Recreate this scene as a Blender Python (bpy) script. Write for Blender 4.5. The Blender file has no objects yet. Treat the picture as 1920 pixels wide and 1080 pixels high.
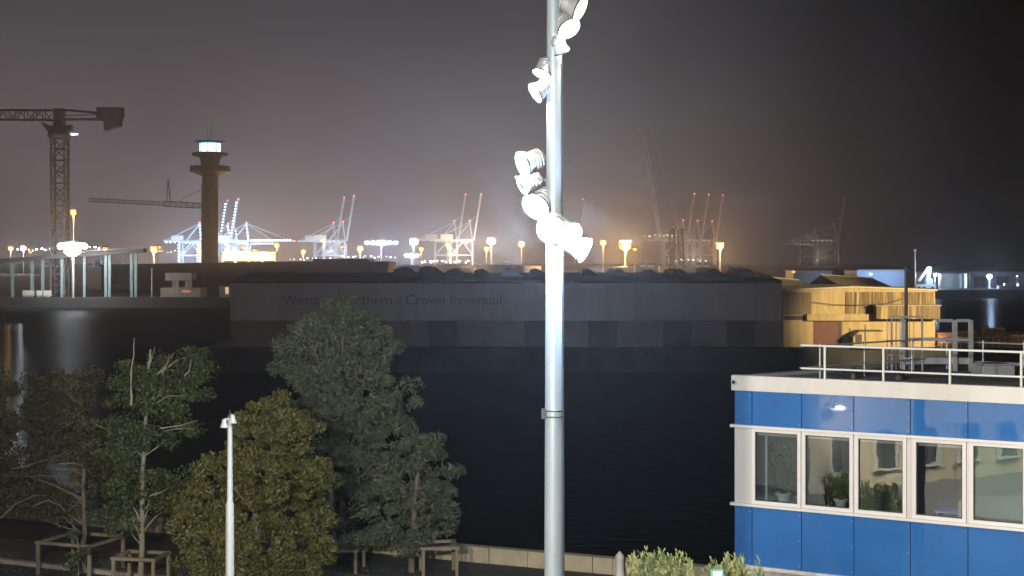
import bpy, math, random
import numpy as np
from mathutils import Vector, Matrix

# ------------------------------------------------------------------ scene
SC = bpy.context.scene
COL = SC.collection
R = math.radians
FPX, CX, HY, CAMZ = 2700.0, 960.0, 487.0, 9.0

def at(px, py, Y):
    return Vector(((px - CX) / FPX * Y, Y, CAMZ - (py - HY) / FPX * Y))

cam_d = bpy.data.cameras.new('camera')
cam = bpy.data.objects.new('camera', cam_d); COL.objects.link(cam)
cam.location = (0, 0, CAMZ); cam.rotation_euler = (R(90), 0, 0)
cam_d.sensor_width = 36; cam_d.lens = FPX / 1920 * 36
cam_d.shift_y = -(540 - HY) / 1920
cam_d.clip_start = 0.2; cam_d.clip_end = 9000
SC.camera = cam

SUN_EL, SUN_ROT = R(-12), R(200)
w = bpy.data.worlds.new('World'); SC.world = w; w.use_nodes = True
nt = w.node_tree; N = nt.nodes; L = nt.links
for n in list(N): N.remove(n)
out = N.new('ShaderNodeOutputWorld')
sky = N.new('ShaderNodeTexSky'); sky.sky_type = 'NISHITA'; sky.sun_disc = False
sky.sun_elevation = SUN_EL; sky.sun_rotation = SUN_ROT
bg = N.new('ShaderNodeBackground'); bg.inputs['Strength'].default_value = 0.1
L.new(sky.outputs[0], bg.inputs[0])
# light pollution over the harbour: brightest low over the terminals, dark to the open side
tc = N.new('ShaderNodeTexCoord'); sp = N.new('ShaderNodeSeparateXYZ')
L.new(tc.outputs['Generated'], sp.inputs[0])
def wmath(op, a, b=None, c=None):
    m = N.new('ShaderNodeMath'); m.operation = op
    for i, v in enumerate((a, b, c)):
        if v is None: continue
        if isinstance(v, (int, float)): m.inputs[i].default_value = v
        else: L.new(v, m.inputs[i])
    return m.outputs[0]
def wramp(sock, pts, interp='EASE'):
    r = N.new('ShaderNodeValToRGB'); r.color_ramp.interpolation = interp
    el = r.color_ramp.elements
    while len(el) < len(pts): el.new(0.5)
    for e, (p, c) in zip(el, pts): e.position = p; e.color = (*c, 1)
    L.new(sock, r.inputs[0]); return r.outputs[0]
xs = wmath('MULTIPLY_ADD', sp.outputs['X'], 1.25, 0.5)      # -0.4..0.4 -> 0..1
az = wramp(xs, [(0.0, (.90, .90, .88)), (0.28, (1.0, 1.0, 1.0)), (0.48, (.74, .80, .82)), (0.66, (.38, .44, .48)), (0.79, (.14, .17, .19)), (0.90, (.02, .03, .03))])
elv = wmath('ABSOLUTE', sp.outputs['Z'])
es = wmath('MULTIPLY', elv, 4.0)                               # 0..0.25 -> 0..1
vt = wramp(es, [(0.0, (.130, .090, .082)), (0.14, (.125, .093, .096)), (0.34, (.098, .081, .090)), (0.70, (.056, .052, .058)), (1.0, (.036, .036, .041))])
nz = N.new('ShaderNodeTexNoise'); nz.inputs['Scale'].default_value = 5.0; nz.inputs['Detail'].default_value = 5.0
L.new(tc.outputs['Generated'], nz.inputs['Vector'])
cl = wmath('MULTIPLY_ADD', nz.outputs['Fac'], 0.9, 0.55)
mx = N.new('ShaderNodeMix'); mx.data_type = 'RGBA'; mx.blend_type = 'MULTIPLY'; mx.inputs[0].default_value = 1
L.new(vt, mx.inputs[6]); L.new(az, mx.inputs[7])
bg2 = N.new('ShaderNodeBackground'); L.new(mx.outputs[2], bg2.inputs[0]); L.new(cl, bg2.inputs[1])
ad = N.new('ShaderNodeAddShader'); L.new(bg.outputs[0], ad.inputs[0]); L.new(bg2.outputs[0], ad.inputs[1])
L.new(ad.outputs[0], out.inputs['Surface'])

sd = bpy.data.lights.new('fill_sun', 'SUN'); sd.energy = 0.02; sd.angle = R(0.5); sd.color = (.8, .88, 1)  # weak bluish sun added as ambient fill
so = bpy.data.objects.new('fill_sun', sd); COL.objects.link(so); so.rotation_euler = (R(50), 0, R(20))

SC.view_settings.view_transform = 'Standard'; SC.view_settings.look = 'None'
SC.view_settings.exposure = 0; SC.view_settings.gamma = 1
cy = SC.cycles
cy.use_denoising = True
cy.max_bounces = 6; cy.diffuse_bounces = 2; cy.glossy_bounces = 3; cy.transmission_bounces = 4
cy.transparent_max_bounces = 12; cy.volume_bounces = 0
cy.sample_clamp_indirect = 4.0
cy.caustics_reflective = False; cy.caustics_refractive = False

rng = random.Random(7)
# ------------------------------------------------------------------ materials
def mat(name, col, rough=0.6, metal=0.0, var=0.15, scale=3.0, bump=0.0, bscale=20.0, spec=0.5, stretch=(1, 1, 1), col2=None):
    m = bpy.data.materials.new(name); m.use_nodes = True
    t = m.node_tree; b = t.nodes['Principled BSDF']
    b.inputs['Roughness'].default_value = rough; b.inputs['Metallic'].default_value = metal
    b.inputs['Specular IOR Level'].default_value = spec
    c = t.nodes.new('ShaderNodeTexCoord'); mp = t.nodes.new('ShaderNodeMapping')
    mp.inputs['Scale'].default_value = stretch
    t.links.new(c.outputs['Object'], mp.inputs[0])
    n = t.nodes.new('ShaderNodeTexNoise'); n.inputs['Scale'].default_value = scale; n.inputs['Detail'].default_value = 6
    n.inputs['Roughness'].default_value = 0.65
    t.links.new(mp.outputs[0], n.inputs['Vector'])
    r = t.nodes.new('ShaderNodeValToRGB')
    lo = col2 if col2 else tuple(x * (1 - var) for x in col)
    hi = col if col2 else tuple(min(1, x * (1 + var)) for x in col)
    r.color_ramp.elements[0].position = 0.3; r.color_ramp.elements[0].color = (*lo, 1)
    r.color_ramp.elements[1].position = 0.7; r.color_ramp.elements[1].color = (*hi, 1)
    t.links.new(n.outputs['Fac'], r.inputs[0]); t.links.new(r.outputs[0], b.inputs['Base Color'])
    if bump:
        n2 = t.nodes.new('ShaderNodeTexNoise'); n2.inputs['Scale'].default_value = bscale; n2.inputs['Detail'].default_value = 4
        t.links.new(mp.outputs[0], n2.inputs['Vector'])
        bm = t.nodes.new('ShaderNodeBump'); bm.inputs['Strength'].default_value = bump; bm.inputs['Distance'].default_value = 0.05
        t.links.new(n2.outputs['Fac'], bm.inputs['Height']); t.links.new(bm.outputs[0], b.inputs['Normal'])
    return m

def glow(name, col, strength, sample=False):
    m = bpy.data.materials.new(name); m.use_nodes = True
    t = m.node_tree; b = t.nodes['Principled BSDF']
    b.inputs['Base Color'].default_value = (*[min(.8, c * .8) for c in col], 1)
    b.inputs['Emission Color'].default_value = (*col, 1); b.inputs['Emission Strength'].default_value = strength
    if not sample: m.cycles.emission_sampling = 'NONE'
    return m

def leaf_mat(name, c1, c2, trans=0.35):
    m = bpy.data.materials.new(name); m.use_nodes = True
    t = m.node_tree
    for n in list(t.nodes): t.nodes.remove(n)
    o = t.nodes.new('ShaderNodeOutputMaterial'); g = t.nodes.new('ShaderNodeNewGeometry')
    r = t.nodes.new('ShaderNodeValToRGB')
    r.color_ramp.elements[0].color = (*c1, 1); r.color_ramp.elements[1].color = (*c2, 1)
    tc = t.nodes.new('ShaderNodeTexCoord'); nz = t.nodes.new('ShaderNodeTexNoise'); nz.inputs['Scale'].default_value = 1.1
    t.links.new(tc.outputs['Object'], nz.inputs['Vector'])
    mm = t.nodes.new('ShaderNodeMath'); mm.operation = 'MULTIPLY_ADD'; mm.inputs[1].default_value = 0.5
    t.links.new(g.outputs['Random Per Island'], mm.inputs[0])
    m2 = t.nodes.new('ShaderNodeMath'); m2.operation = 'MULTIPLY'; m2.inputs[1].default_value = 0.55
    t.links.new(nz.outputs['Fac'], m2.inputs[0]); t.links.new(m2.outputs[0], mm.inputs[2])
    t.links.new(mm.outputs[0], r.inputs[0])
    d = t.nodes.new('ShaderNodeBsdfPrincipled'); d.inputs['Roughness'].default_value = 0.5
    d.inputs['Specular IOR Level'].default_value = 0.35
    tr = t.nodes.new('ShaderNodeBsdfTranslucent'); mxn = t.nodes.new('ShaderNodeMixShader'); mxn.inputs[0].default_value = trans
    t.links.new(r.outputs[0], d.inputs['Base Color']); t.links.new(r.outputs[0], tr.inputs[0])
    t.links.new(d.outputs[0], mxn.inputs[1]); t.links.new(tr.outputs[0], mxn.inputs[2]); t.links.new(mxn.outputs[0], o.inputs[0])
    return m

def glass_mat(name, tint=(.9, .95, .93), refl=0.16, rough=0.0):
    m = bpy.data.materials.new(name); m.use_nodes = True
    t = m.node_tree
    for n in list(t.nodes): t.nodes.remove(n)
    o = t.nodes.new('ShaderNodeOutputMaterial')
    tr = t.nodes.new('ShaderNodeBsdfTransparent'); tr.inputs[0].default_value = (*tint, 1)
    gl = t.nodes.new('ShaderNodeBsdfGlossy'); gl.inputs['Roughness'].default_value = rough
    tc = t.nodes.new('ShaderNodeTexCoord'); nz = t.nodes.new('ShaderNodeTexNoise'); nz.inputs['Scale'].default_value = 1.6
    t.links.new(tc.outputs['Object'], nz.inputs['Vector'])
    bp = t.nodes.new('ShaderNodeBump'); bp.inputs['Strength'].default_value = 0.02; bp.inputs['Distance'].default_value = 0.05
    t.links.new(nz.outputs['Fac'], bp.inputs['Height']); t.links.new(bp.outputs[0], gl.inputs['Normal'])
    mxn = t.nodes.new('ShaderNodeMixShader'); mxn.inputs[0].default_value = refl
    t.links.new(tr.outputs[0], mxn.inputs[1]); t.links.new(gl.outputs[0], mxn.inputs[2]); t.links.new(mxn.outputs[0], o.inputs[0])
    return m

M = {}
M['asphalt'] = mat('asphalt', (.045, .044, .043), .85, var=.3, scale=1.5, bump=.4, bscale=30)
M['paving'] = mat('paving', (.10, .095, .088), .8, var=.25, scale=2, bump=.3)
M['land'] = mat('land', (.035, .033, .031), .9, var=.4, scale=.05)
M['quay'] = mat('quay_concrete', (.10, .095, .09), .9, var=.4, scale=.4, bump=.4, bscale=3)
M['pier_dark'] = mat('dark_concrete', (.035, .035, .035), .9, var=.5, scale=.5, bump=.4, bscale=3)  # one even, very dark concrete tone
M['stone'] = mat('stone', (.52, .43, .27), .85, scale=1.1, bump=.6, bscale=12, col2=(.30, .27, .22))
M['pole_white'] = mat('pole_paint', (.25, .30, .34), .42, var=.12, scale=2.5, metal=.15, stretch=(1, 1, .2))
M['white_paint'] = mat('white_paint', (.62, .61, .58), .45, var=.05, scale=1.2)
M['post_paint'] = mat('post_paint', (.36, .355, .33), .5, var=.08, scale=3, stretch=(1, 1, .3))
M['galv'] = mat('galvanised_steel', (.42, .44, .46), .4, metal=.5, var=.18, scale=6)
M['rail_white'] = mat('rail_paint', (.74, .73, .68), .4, var=.06, scale=5)
M['dark_metal'] = mat('dark_metal', (.035, .035, .037), .5, var=.2)
M['fascia'] = mat('fascia_panel', (.66, .61, .55), .5, var=.09, scale=1.2, stretch=(1.6, 1, .5))
M['infill'] = mat('window_infill', (.60, .56, .53), .45, var=.05, scale=1)
M['frame'] = mat('window_frame', (.76, .71, .66), .35, var=.03)
M['roof_felt'] = mat('roof_felt', (.13, .13, .13), .9, var=.5, scale=1.6, bump=.4, bscale=40)
M['plinth'] = mat('plinth_render', (.42, .38, .31), .85, var=.15, scale=2)
M['room_wall'] = mat('room_wall', (.22, .23, .20), .8, var=.1)
M['room_floor'] = mat('room_floor', (.10, .09, .08), .6, var=.2)
M['pot'] = mat('plant_pot', (.78, .82, .77), .5, var=.08)
M['soil'] = mat('soil', (.03, .022, .016), .95)
M['lilac'] = mat('purple_lit_table_top', (.42, .36, .85), .35, var=.05)  # purple light on the table put into its colour
M['blind'] = mat('roller_blind', (.25, .35, .29), .75, var=.04, scale=1.5)
M['wood'] = mat('weathered_wood', (.27, .22, .15), .85, scale=4, stretch=(1, 1, .3), col2=(.15, .12, .085), bump=.3)
M['bark'] = mat('bark', (.19, .16, .12), .9, scale=7, stretch=(1, 1, .3), col2=(.09, .075, .06), bump=.6)
M['bark_pale'] = mat('pale_bark', (.34, .31, .22), .85, scale=9, stretch=(1, 1, .5), col2=(.15, .14, .10), bump=.5)
M['conc_tower'] = mat('tower_concrete', (.13, .115, .105), .85, var=.2, scale=.25)
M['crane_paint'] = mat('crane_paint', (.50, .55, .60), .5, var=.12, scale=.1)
M['crane_dim'] = mat('dim_lit_crane_paint', (.44, .38, .34), .6, var=.2, scale=.1)  # weak light on the far cranes put into a darker crane paint
M['house_paint'] = mat('machinery_house_paint', (.62, .58, .50), .5, var=.1, scale=.2)
M['lattice'] = mat('lattice_steel', (.10, .09, .09), .6, var=.2, scale=.5)
M['ballast'] = mat('ballast_block', (.10, .105, .095), .9, var=.2, scale=.5)
M['tank'] = mat('tank_paint', (.50, .47, .42), .5, var=.12, scale=.3, stretch=(1, 1, .2))
M['tank_dim'] = mat('grey_tank_paint', (.30, .30, .27), .6, var=.2, scale=.4, stretch=(1, 1, .2))
M['shed_dark'] = mat('dark_shed', (.075, .07, .075), .7, var=.25, scale=.2)
M['shed_blue'] = mat('blue_lit_grey_shed', (.28, .32, .42), .6, var=.15, scale=.15)  # bluish light on this shed put into its colour
M['shed_grey'] = mat('grey_shed', (.22, .22, .24), .6, var=.15, scale=.15)
M['concrete'] = mat('pale_concrete', (.36, .32, .26), .85, var=.2, scale=.5)
M['teal'] = mat('pale_teal_paint', (.20, .27, .27), .5, var=.12, scale=.8)
M['roof_tan'] = mat('roof_sheet', (.30, .26, .19), .75, var=.25, scale=.6, stretch=(.4, 1, 1))
M['cream_wall'] = mat('house_render', (.55, .47, .33), .85, var=.12, scale=.8)
M['cont_blue'] = mat('container_blue', (.10, .2, .45), .5); M['cont_red'] = mat('container_rust', (.4, .12, .07), .5)
M['cont_white'] = mat('container_white', (.7, .7, .7), .5)
M['sign_green'] = mat('sign_green', (.12, .42, .30), .4); M['sign_white'] = mat('sign_white', (.75, .78, .76), .4)
M['glass'] = glass_mat('window_glass', refl=.28)
M['bulb_white'] = glow('white_lamp', (.95, .97, 1.0), 40); M['bulb_cool'] = glow('cool_lamp', (.50, .72, 1.0), 4)
M['bulb_warm'] = glow('warm_lamp', (1.0, .92, .78), 40); M['bulb_orange'] = glow('sodium_lamp', (1.0, .33, .05), 2.2)
M['bulb_strip'] = glow('sodium_strip_lamp', (1.0, .60, .20), 9)
M['bulb_red'] = glow('red_beacon', (1.0, .10, .08), 14); M['bulb_bead'] = glow('crane_work_lamp', (.72, .88, 1.0), 5)
M['bulb_dim'] = glow('dim_work_lamp', (1.0, .86, .72), 2.0)
M['room_glow'] = glow('lit_control_room', (.50, .80, 1.0), 2.6)
M['lit_window'] = glow('lit_window', (1.0, .72, .42), .55)
M['orange_sign'] = glow('orange_sign', (1.0, .30, .12), .55)

# blue glossy cladding
def cladding_mat():
    m = mat('blue_cladding', (.032, .14, .385), .03, var=.12, scale=.8, spec=.6)
    t = m.node_tree; b = t.nodes['Principled BSDF']
    n = t.nodes.new('ShaderNodeTexNoise'); n.inputs['Scale'].default_value = .9
    c = t.nodes.new('ShaderNodeTexCoord'); bp = t.nodes.new('ShaderNodeBump')
    bp.inputs['Strength'].default_value = .05; bp.inputs['Distance'].default_value = .05
    t.links.new(c.outputs['Object'], n.inputs['Vector']); t.links.new(n.outputs['Fac'], bp.inputs['Height'])
    t.links.new(bp.outputs[0], b.inputs['Normal']); return m
M['blue'] = cladding_mat()

def water_mat():
    m = bpy.data.materials.new('harbour_water'); m.use_nodes = True
    t = m.node_tree
    for n in list(t.nodes): t.nodes.remove(n)
    o = t.nodes.new('ShaderNodeOutputMaterial'); df = t.nodes.new('ShaderNodeBsdfDiffuse'); df.inputs[0].default_value = (.010, .013, .014, 1)
    gl = t.nodes.new('ShaderNodeBsdfGlossy'); gl.inputs['Roughness'].default_value = .10; gl.inputs[0].default_value = (.9, .95, 1, 1)
    mxn = t.nodes.new('ShaderNodeMixShader'); mxn.inputs[0].default_value = .035
    c = t.nodes.new('ShaderNodeTexCoord'); mp = t.nodes.new('ShaderNodeMapping'); mp.inputs['Scale'].default_value = (.5, 1.5, 1)
    t.links.new(c.outputs['Object'], mp.inputs[0])
    n = t.nodes.new('ShaderNodeTexNoise'); n.inputs['Scale'].default_value = .8; n.inputs['Detail'].default_value = 5; n.inputs['Roughness'].default_value = .55
    t.links.new(mp.outputs[0], n.inputs['Vector'])
    bp = t.nodes.new('ShaderNodeBump'); bp.inputs['Strength'].default_value = .8; bp.inputs['Distance'].default_value = .5
    t.links.new(n.outputs['Fac'], bp.inputs['Height'])
    for q in (df, gl): t.links.new(bp.outputs[0], q.inputs['Normal'])
    t.links.new(df.outputs[0], mxn.inputs[1]); t.links.new(gl.outputs[0], mxn.inputs[2]); t.links.new(mxn.outputs[0], o.inputs[0])
    return m
M['water'] = water_mat()

def stained(name, base, dark, amount, scale=(2.2, 1, .25)):
    """wall sheet with vertical streaks of rust and dirt"""
    m = mat(name, base, .8, var=.1)
    t = m.node_tree; b = t.nodes['Principled BSDF']
    c = t.nodes.new('ShaderNodeTexCoord'); mp = t.nodes.new('ShaderNodeMapping'); mp.inputs['Scale'].default_value = scale
    n = t.nodes.new('ShaderNodeTexNoise'); n.inputs['Scale'].default_value = .9; n.inputs['Detail'].default_value = 8; n.inputs['Roughness'].default_value = .7
    t.links.new(c.outputs['Object'], mp.inputs[0]); t.links.new(mp.outputs[0], n.inputs['Vector'])
    r = t.nodes.new('ShaderNodeValToRGB'); r.color_ramp.elements[0].position = .5 - amount; r.color_ramp.elements[0].color = (*dark, 1)
    r.color_ramp.elements[1].position = .62; r.color_ramp.elements[1].color = (*base, 1)
    t.links.new(n.outputs['Fac'], r.inputs[0]); t.links.new(r.outputs[0], b.inputs['Base Color']); return m
M['ochre'] = stained('ochre_wall', (.52, .40, .20), (.36, .27, .14), .12)
M['ochre_stain'] = stained('stained_boarding', (.50, .38, .19), (.16, .11, .055), .02, (3.5, 1, .12))
M['mesh_brown'] = stained('brown_boarding', (.24, .18, .10), (.15, .11, .065), .1, (4, 1, .3))
M['red_door'] = mat('red_door', (.15, .06, .05), .7, var=.15, scale=1)
M['ware_upper'] = stained('grey_cladding', (.44, .415, .42), (.37, .345, .35), .15, (1.2, 1, .1))
M['ware_lower'] = stained('brown_brick', (.25, .21, .195), (.20, .165, .155), .12, (.6, 1, .6))
M['ware_door'] = mat('warehouse_door', (.13, .11, .11), .7, var=.15, scale=.8)
M['letter'] = mat('dark_lettering', (.20, .20, .22), .8)

M['leaf_olive'] = leaf_mat('olive_leaves', (.065, .072, .018), (.215, .195, .062))
M['leaf_green'] = leaf_mat('green_leaves', (.042, .070, .024), (.125, .145, .058))
M['leaf_brown'] = leaf_mat('dull_leaves', (.058, .062, .028), (.145, .132, .066))
M['leaf_pine'] = leaf_mat('pine_needles', (.066, .085, .05), (.165, .185, .112), .25)
M['leaf_bright'] = leaf_mat('pale_shrub_leaves', (.30, .34, .10), (.55, .56, .26), .3)

# ------------------------------------------------------------------ mesh builder
class MB:
    def __init__(s): s.v = []; s.f = []; s.sm = []
    def _add(s, vs, fs, smooth=False):
        k = len(s.v); s.v += [tuple(p) for p in vs]; s.f += [tuple(i + k for i in f) for f in fs]; s.sm += [smooth] * len(fs); return s
    def box(s, x0, x1, y0, y1, z0, z1, T=None):
        vs = [Vector((x, y, z)) for z in (z0, z1) for y in (y0, y1) for x in (x0, x1)]
        if T: vs = [T @ v for v in vs]
        return s._add(vs, [(0, 2, 3, 1), (4, 5, 7, 6), (0, 1, 5, 4), (1, 3, 7, 5), (3, 2, 6, 7), (2, 0, 4, 6)])
    def cbox(s, c, sz, T=None):
        return s.box(c[0] - sz[0] / 2, c[0] + sz[0] / 2, c[1] - sz[1] / 2, c[1] + sz[1] / 2, c[2] - sz[2] / 2, c[2] + sz[2] / 2, T)
    def bar(s, p, q, a, b=None):
        p, q = Vector(p), Vector(q); b = b or a; d = (q - p).normalized()
        u = d.cross(Vector((0, 0, 1)))
        if u.length < 1e-3: u = Vector((1, 0, 0))
        u.normalize(); v = u.cross(d)
        vs = [e + u * sx * a / 2 + v * sy * b / 2 for e in (p, q) for sx, sy in ((-1, -1), (1, -1), (1, 1), (-1, 1))]
        return s._add(vs, [(3, 2, 1, 0), (4, 5, 6, 7), (0, 1, 5, 4), (1, 2, 6, 5), (2, 3, 7, 6), (3, 0, 4, 7)])
    def path(s, pts, rad, n=8, cap=True):
        pts = [Vector(p) for p in pts]
        if isinstance(rad, (int, float)): rad = [rad] * len(pts)
        k = len(s.v); rings = []
        u = None
        for i, p in enumerate(pts):
            d = (pts[min(i + 1, len(pts) - 1)] - pts[max(i - 1, 0)]).normalized()
            if u is None:
                u = d.cross(Vector((0, 0, 1)))
                if u.length < 1e-3: u = Vector((1, 0, 0))
            u = (u - d * u.dot(d)).normalized(); v = d.cross(u)
            rings.append([p + (u * math.cos(a) + v * math.sin(a)) * rad[i] for a in (2 * math.pi * j / n for j in range(n))])
        vs = [p for r in rings for p in r]; fs = []
        for i in range(len(pts) - 1):
            for j in range(n):
                fs.append((i * n + j, i * n + (j + 1) % n, (i + 1) * n + (j + 1) % n, (i + 1) * n + j))
        s._add(vs, fs, True)
        if cap:
            s._add([p for p in rings[0]], [tuple(range(n))[::-1]]); s._add([p for p in rings[-1]], [tuple(range(n))])
        return s
    def tube(s, p, q, r0, r1=None, n=10): return s.path([p, q], [r0, r0 if r1 is None else r1], n)
    def lathe(s, prof, n=20, T=None, smooth=True, cap=True):
        vs = []
        for r, z in prof:
            for j in range(n):
                a = 2 * math.pi * j / n; p = Vector((r * math.cos(a), r * math.sin(a), z)); vs.append(T @ p if T else p)
        fs = [(i * n + j, i * n + (j + 1) % n, (i + 1) * n + (j + 1) % n, (i + 1) * n + j) for i in range(len(prof) - 1) for j in range(n)]
        s._add(vs, fs, smooth)
        if cap:
            m = len(prof) - 1
            s._add(vs[:n], [tuple(range(n))[::-1]]); s._add(vs[m * n:], [tuple(range(n))])
        return s
    def prism(s, poly, z0, z1, T=None):
        n = len(poly); vs = [Vector((x, y, z)) for z in (z0, z1) for x, y in poly]
        if T: vs = [T @ v for v in vs]
        return s._add(vs, [tuple(range(n))[::-1], tuple(range(n, 2 * n))] + [(i, (i + 1) % n, n + (i + 1) % n, n + i) for i in range(n)])
    def xz(s, poly, y0, y1, T=None):      # outline in x-z, thickness along y
        n = len(poly); vs = [Vector((x, y, z)) for y in (y0, y1) for x, z in poly]
        if T: vs = [T @ v for v in vs]
        return s._add(vs, [tuple(range(n)), tuple(range(n, 2 * n))[::-1]] + [(i, n + i, n + (i + 1) % n, (i + 1) % n) for i in range(n)])
    def build(s, name, m, parent=None, bevel=0):
        me = bpy.data.meshes.new(name); me.from_pydata(s.v, [], s.f)
        me.polygons.foreach_set('use_smooth', s.sm); me.update()
        o = bpy.data.objects.new(name, me); COL.objects.link(o)
        me.materials.append(M[m] if isinstance(m, str) else m)
        if parent: o.parent = parent
        if bevel:
            b = o.modifiers.new('bevel', 'BEVEL'); b.width = bevel; b.segments = 2; b.limit_method = 'ANGLE'
        return o

def tag(o, label=None, cat=None, group=None, kind=None):
    if label: o['label'] = label
    if cat: o['category'] = cat
    if group: o['group'] = group
    if kind: o['kind'] = kind
    return o
def thing(name, label, cat, loc=(0, 0, 0), rz=0.0, group=None):
    o = bpy.data.objects.new(name, None); COL.objects.link(o); o.empty_display_size = .3
    o.location = loc; o.rotation_euler = (0, 0, rz); return tag(o, label, cat, group)
def kids(o): return [c for c in COL.objects if c.parent == o]
def copy_tree(o, label, loc=None, rz=None, parent=None):
    c = o.copy(); COL.objects.link(c)
    if parent: c.parent = parent
    else:
        c['label'] = label
        if loc is not None: c.location = loc
        if rz is not None: c.rotation_euler = (0, 0, rz)
    for k in kids(o): copy_tree(k, None, parent=c)
    return c
def point(name, loc, power, col, r=.15, parent=None):
    d = bpy.data.lights.new(name, 'POINT'); d.energy = power; d.color = col; d.shadow_soft_size = r
    o = bpy.data.objects.new(name, d); COL.objects.link(o); o.location = loc
    if parent: o.parent = parent
    return o
def spot(name, loc, aim, power, col, angle=100, blend=.6, r=.15, parent=None):
    d = bpy.data.lights.new(name, 'SPOT'); d.energy = power; d.color = col; d.shadow_soft_size = r
    d.spot_size = R(angle); d.spot_blend = blend
    o = bpy.data.objects.new(name, d); COL.objects.link(o); o.location = loc
    o.rotation_euler = Vector(aim).to_track_quat('-Z', 'Y').to_euler()
    if parent: o.parent = parent
    return o
WHITE, COOL, WARM, SODIUM = (.86, .92, 1.0), (.50, .70, 1.0), (1.0, .87, .66), (1.0, .56, .18)

# ------------------------------------------------------------------ setting: ground, quays, water
QL = [(-90, 83.0), (-15, 49.3), (-2.1, 43.6), (3.0, 41.4), (18, 34.8), (60, 16.3)]      # edge of the near quay
g = MB(); g.prism([(-90, -40), (60, -40)] + QL[::-1], -4, 0)
tag(g.build('ground', 'asphalt'), 'dark asphalt promenade along the near quay', kind='structure')
p = MB()
inner = [(x - .35, y - 3.2) for x, y in QL]; inn2 = [(x - .6, y - 6.2) for x, y in QL]
for a, b, c, d in zip(inner, inner[1:], inn2[1:], inn2): p._add([(*a, .004), (*b, .004), (*c, .004), (*d, .004)], [(3, 2, 1, 0)])
tag(p.build('footpath', 'paving'), 'paler paved strip beside the quay wall', kind='structure')
wt = MB(); wt._add([(-1500, 10, -2.5), (1500, 10, -2.5), (1500, 800, -2.5), (-1500, 800, -2.5)], [(0, 1, 2, 3)])
tag(wt.build('water', 'water'), 'black harbour water with lamp reflections', kind='structure')
ld = MB(); ld.prism([(-1480, 345), (38, 345), (62, 428), (1480, 428), (1480, 3150), (-1480, 3150)], -4, 0)
tag(ld.build('terrain', 'land'), 'flat port land across the basin', kind='structure')
pr = MB(); pr.prism([(-31.5, 147.2), (160, 147.2), (160, 182), (-31.5, 182)], -4, 0)
tag(pr.build('pier', 'pier_dark'), 'dark concrete pier carrying the warehouse', kind='structure')

kb = MB()
for a, b, c, d in zip(inn2, inn2[1:], [(x - .66, y - 6.4) for x, y in QL][1:], [(x - .66, y - 6.4) for x, y in QL]): kb._add([(*p_, z_) for z_ in (0, .12) for p_ in (a, b, c, d)], [(4, 7, 6, 5), (0, 1, 5, 4), (2, 3, 7, 6)])
tag(kb.build('kerb', 'concrete'), 'pale kerb between footpath and asphalt', kind='structure')
lrs = np.random.RandomState(5)
# stone wall along the near quay
t = MB(); cp = MB()
for a, b in zip(QL[:-2], QL[1:-1]):
    A, B = Vector((*a, 0)), Vector((*b, 0)); d = (B - A); Ln = d.length; d.normalize(); nrm = Vector((-d.y, d.x, 0))
    if nrm.y > 0: nrm = -nrm
    s0 = 0.0
    while s0 < Ln - .05:
        ln = min(rng.uniform(.7, 1.25), Ln - s0)
        P, Q = A + d * (s0 + .012), A + d * (s0 + ln - .012)
        dp = rng.uniform(.30, .33)
        t._add([(*(P).xy, 0), (*(Q).xy, 0), (*(Q + nrm * dp).xy, 0), (*(P + nrm * dp).xy, 0), (*(P).xy, .46), (*(Q).xy, .46), (*(Q + nrm * dp).xy, .46), (*(P + nrm * dp).xy, .46)],
               [(0, 1, 2, 3), (4, 7, 6, 5), (0, 4, 5, 1), (1, 5, 6, 2), (2, 6, 7, 3), (3, 7, 4, 0)])
        s0 += ln
sw = thing('quayside_wall', 'low wall of tan stone blocks along the near water edge', 'wall')
t.build('blockwork', 'stone', sw)

# white stone bollard on the quay
bo = thing('bollard', 'short pale bollard with pointed cap by the stone wall', 'bollard', at(1162, 1077, 40.6).xy.to_3d())
MB().lathe([(.14, 0), (.135, .15), (.115, .20), (.115, .55), (.125, .58), (.125, .62)], 16).build('shaft', 'fascia', bo)
MB().lathe([(.13, .62), (.12, .66), (.02, .78)], 16).build('cap', 'white_paint', bo)

# ------------------------------------------------------------------ tall floodlight pole
PY = 24.0
pole = thing('floodlight_pole', 'tall grey white pole carrying rows of dazzling floodlights, standing before the water', 'light pole', (at(1039, 0, PY).x, PY, 0))
PX = pole.location.x
MB().path([(0, 0, 0), (0, 0, 5), (0, 0, 12), (0, 0, 15)], [.172, .160, .126, .108], 32).build('pole', 'pole_white', pole)
sb = MB(); z = CAMZ - (775 - HY) / FPX * PY
for dz in (-.05, .05): sb.lathe([(.150, z + dz - .012), (.168, z + dz - .012), (.168, z + dz + .012), (.150, z + dz + .012)], 28, cap=False)
sb.cbox((-.17, -.06, z), (.09, .08, .17)); sb.build('clamp', 'dark_metal', pole)
MB().lathe([(.14, 8.43), (.146, 8.43), (.146, 8.45), (.14, 8.45)], 28, cap=False).build('joint_ring', 'galv', pole)

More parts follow.
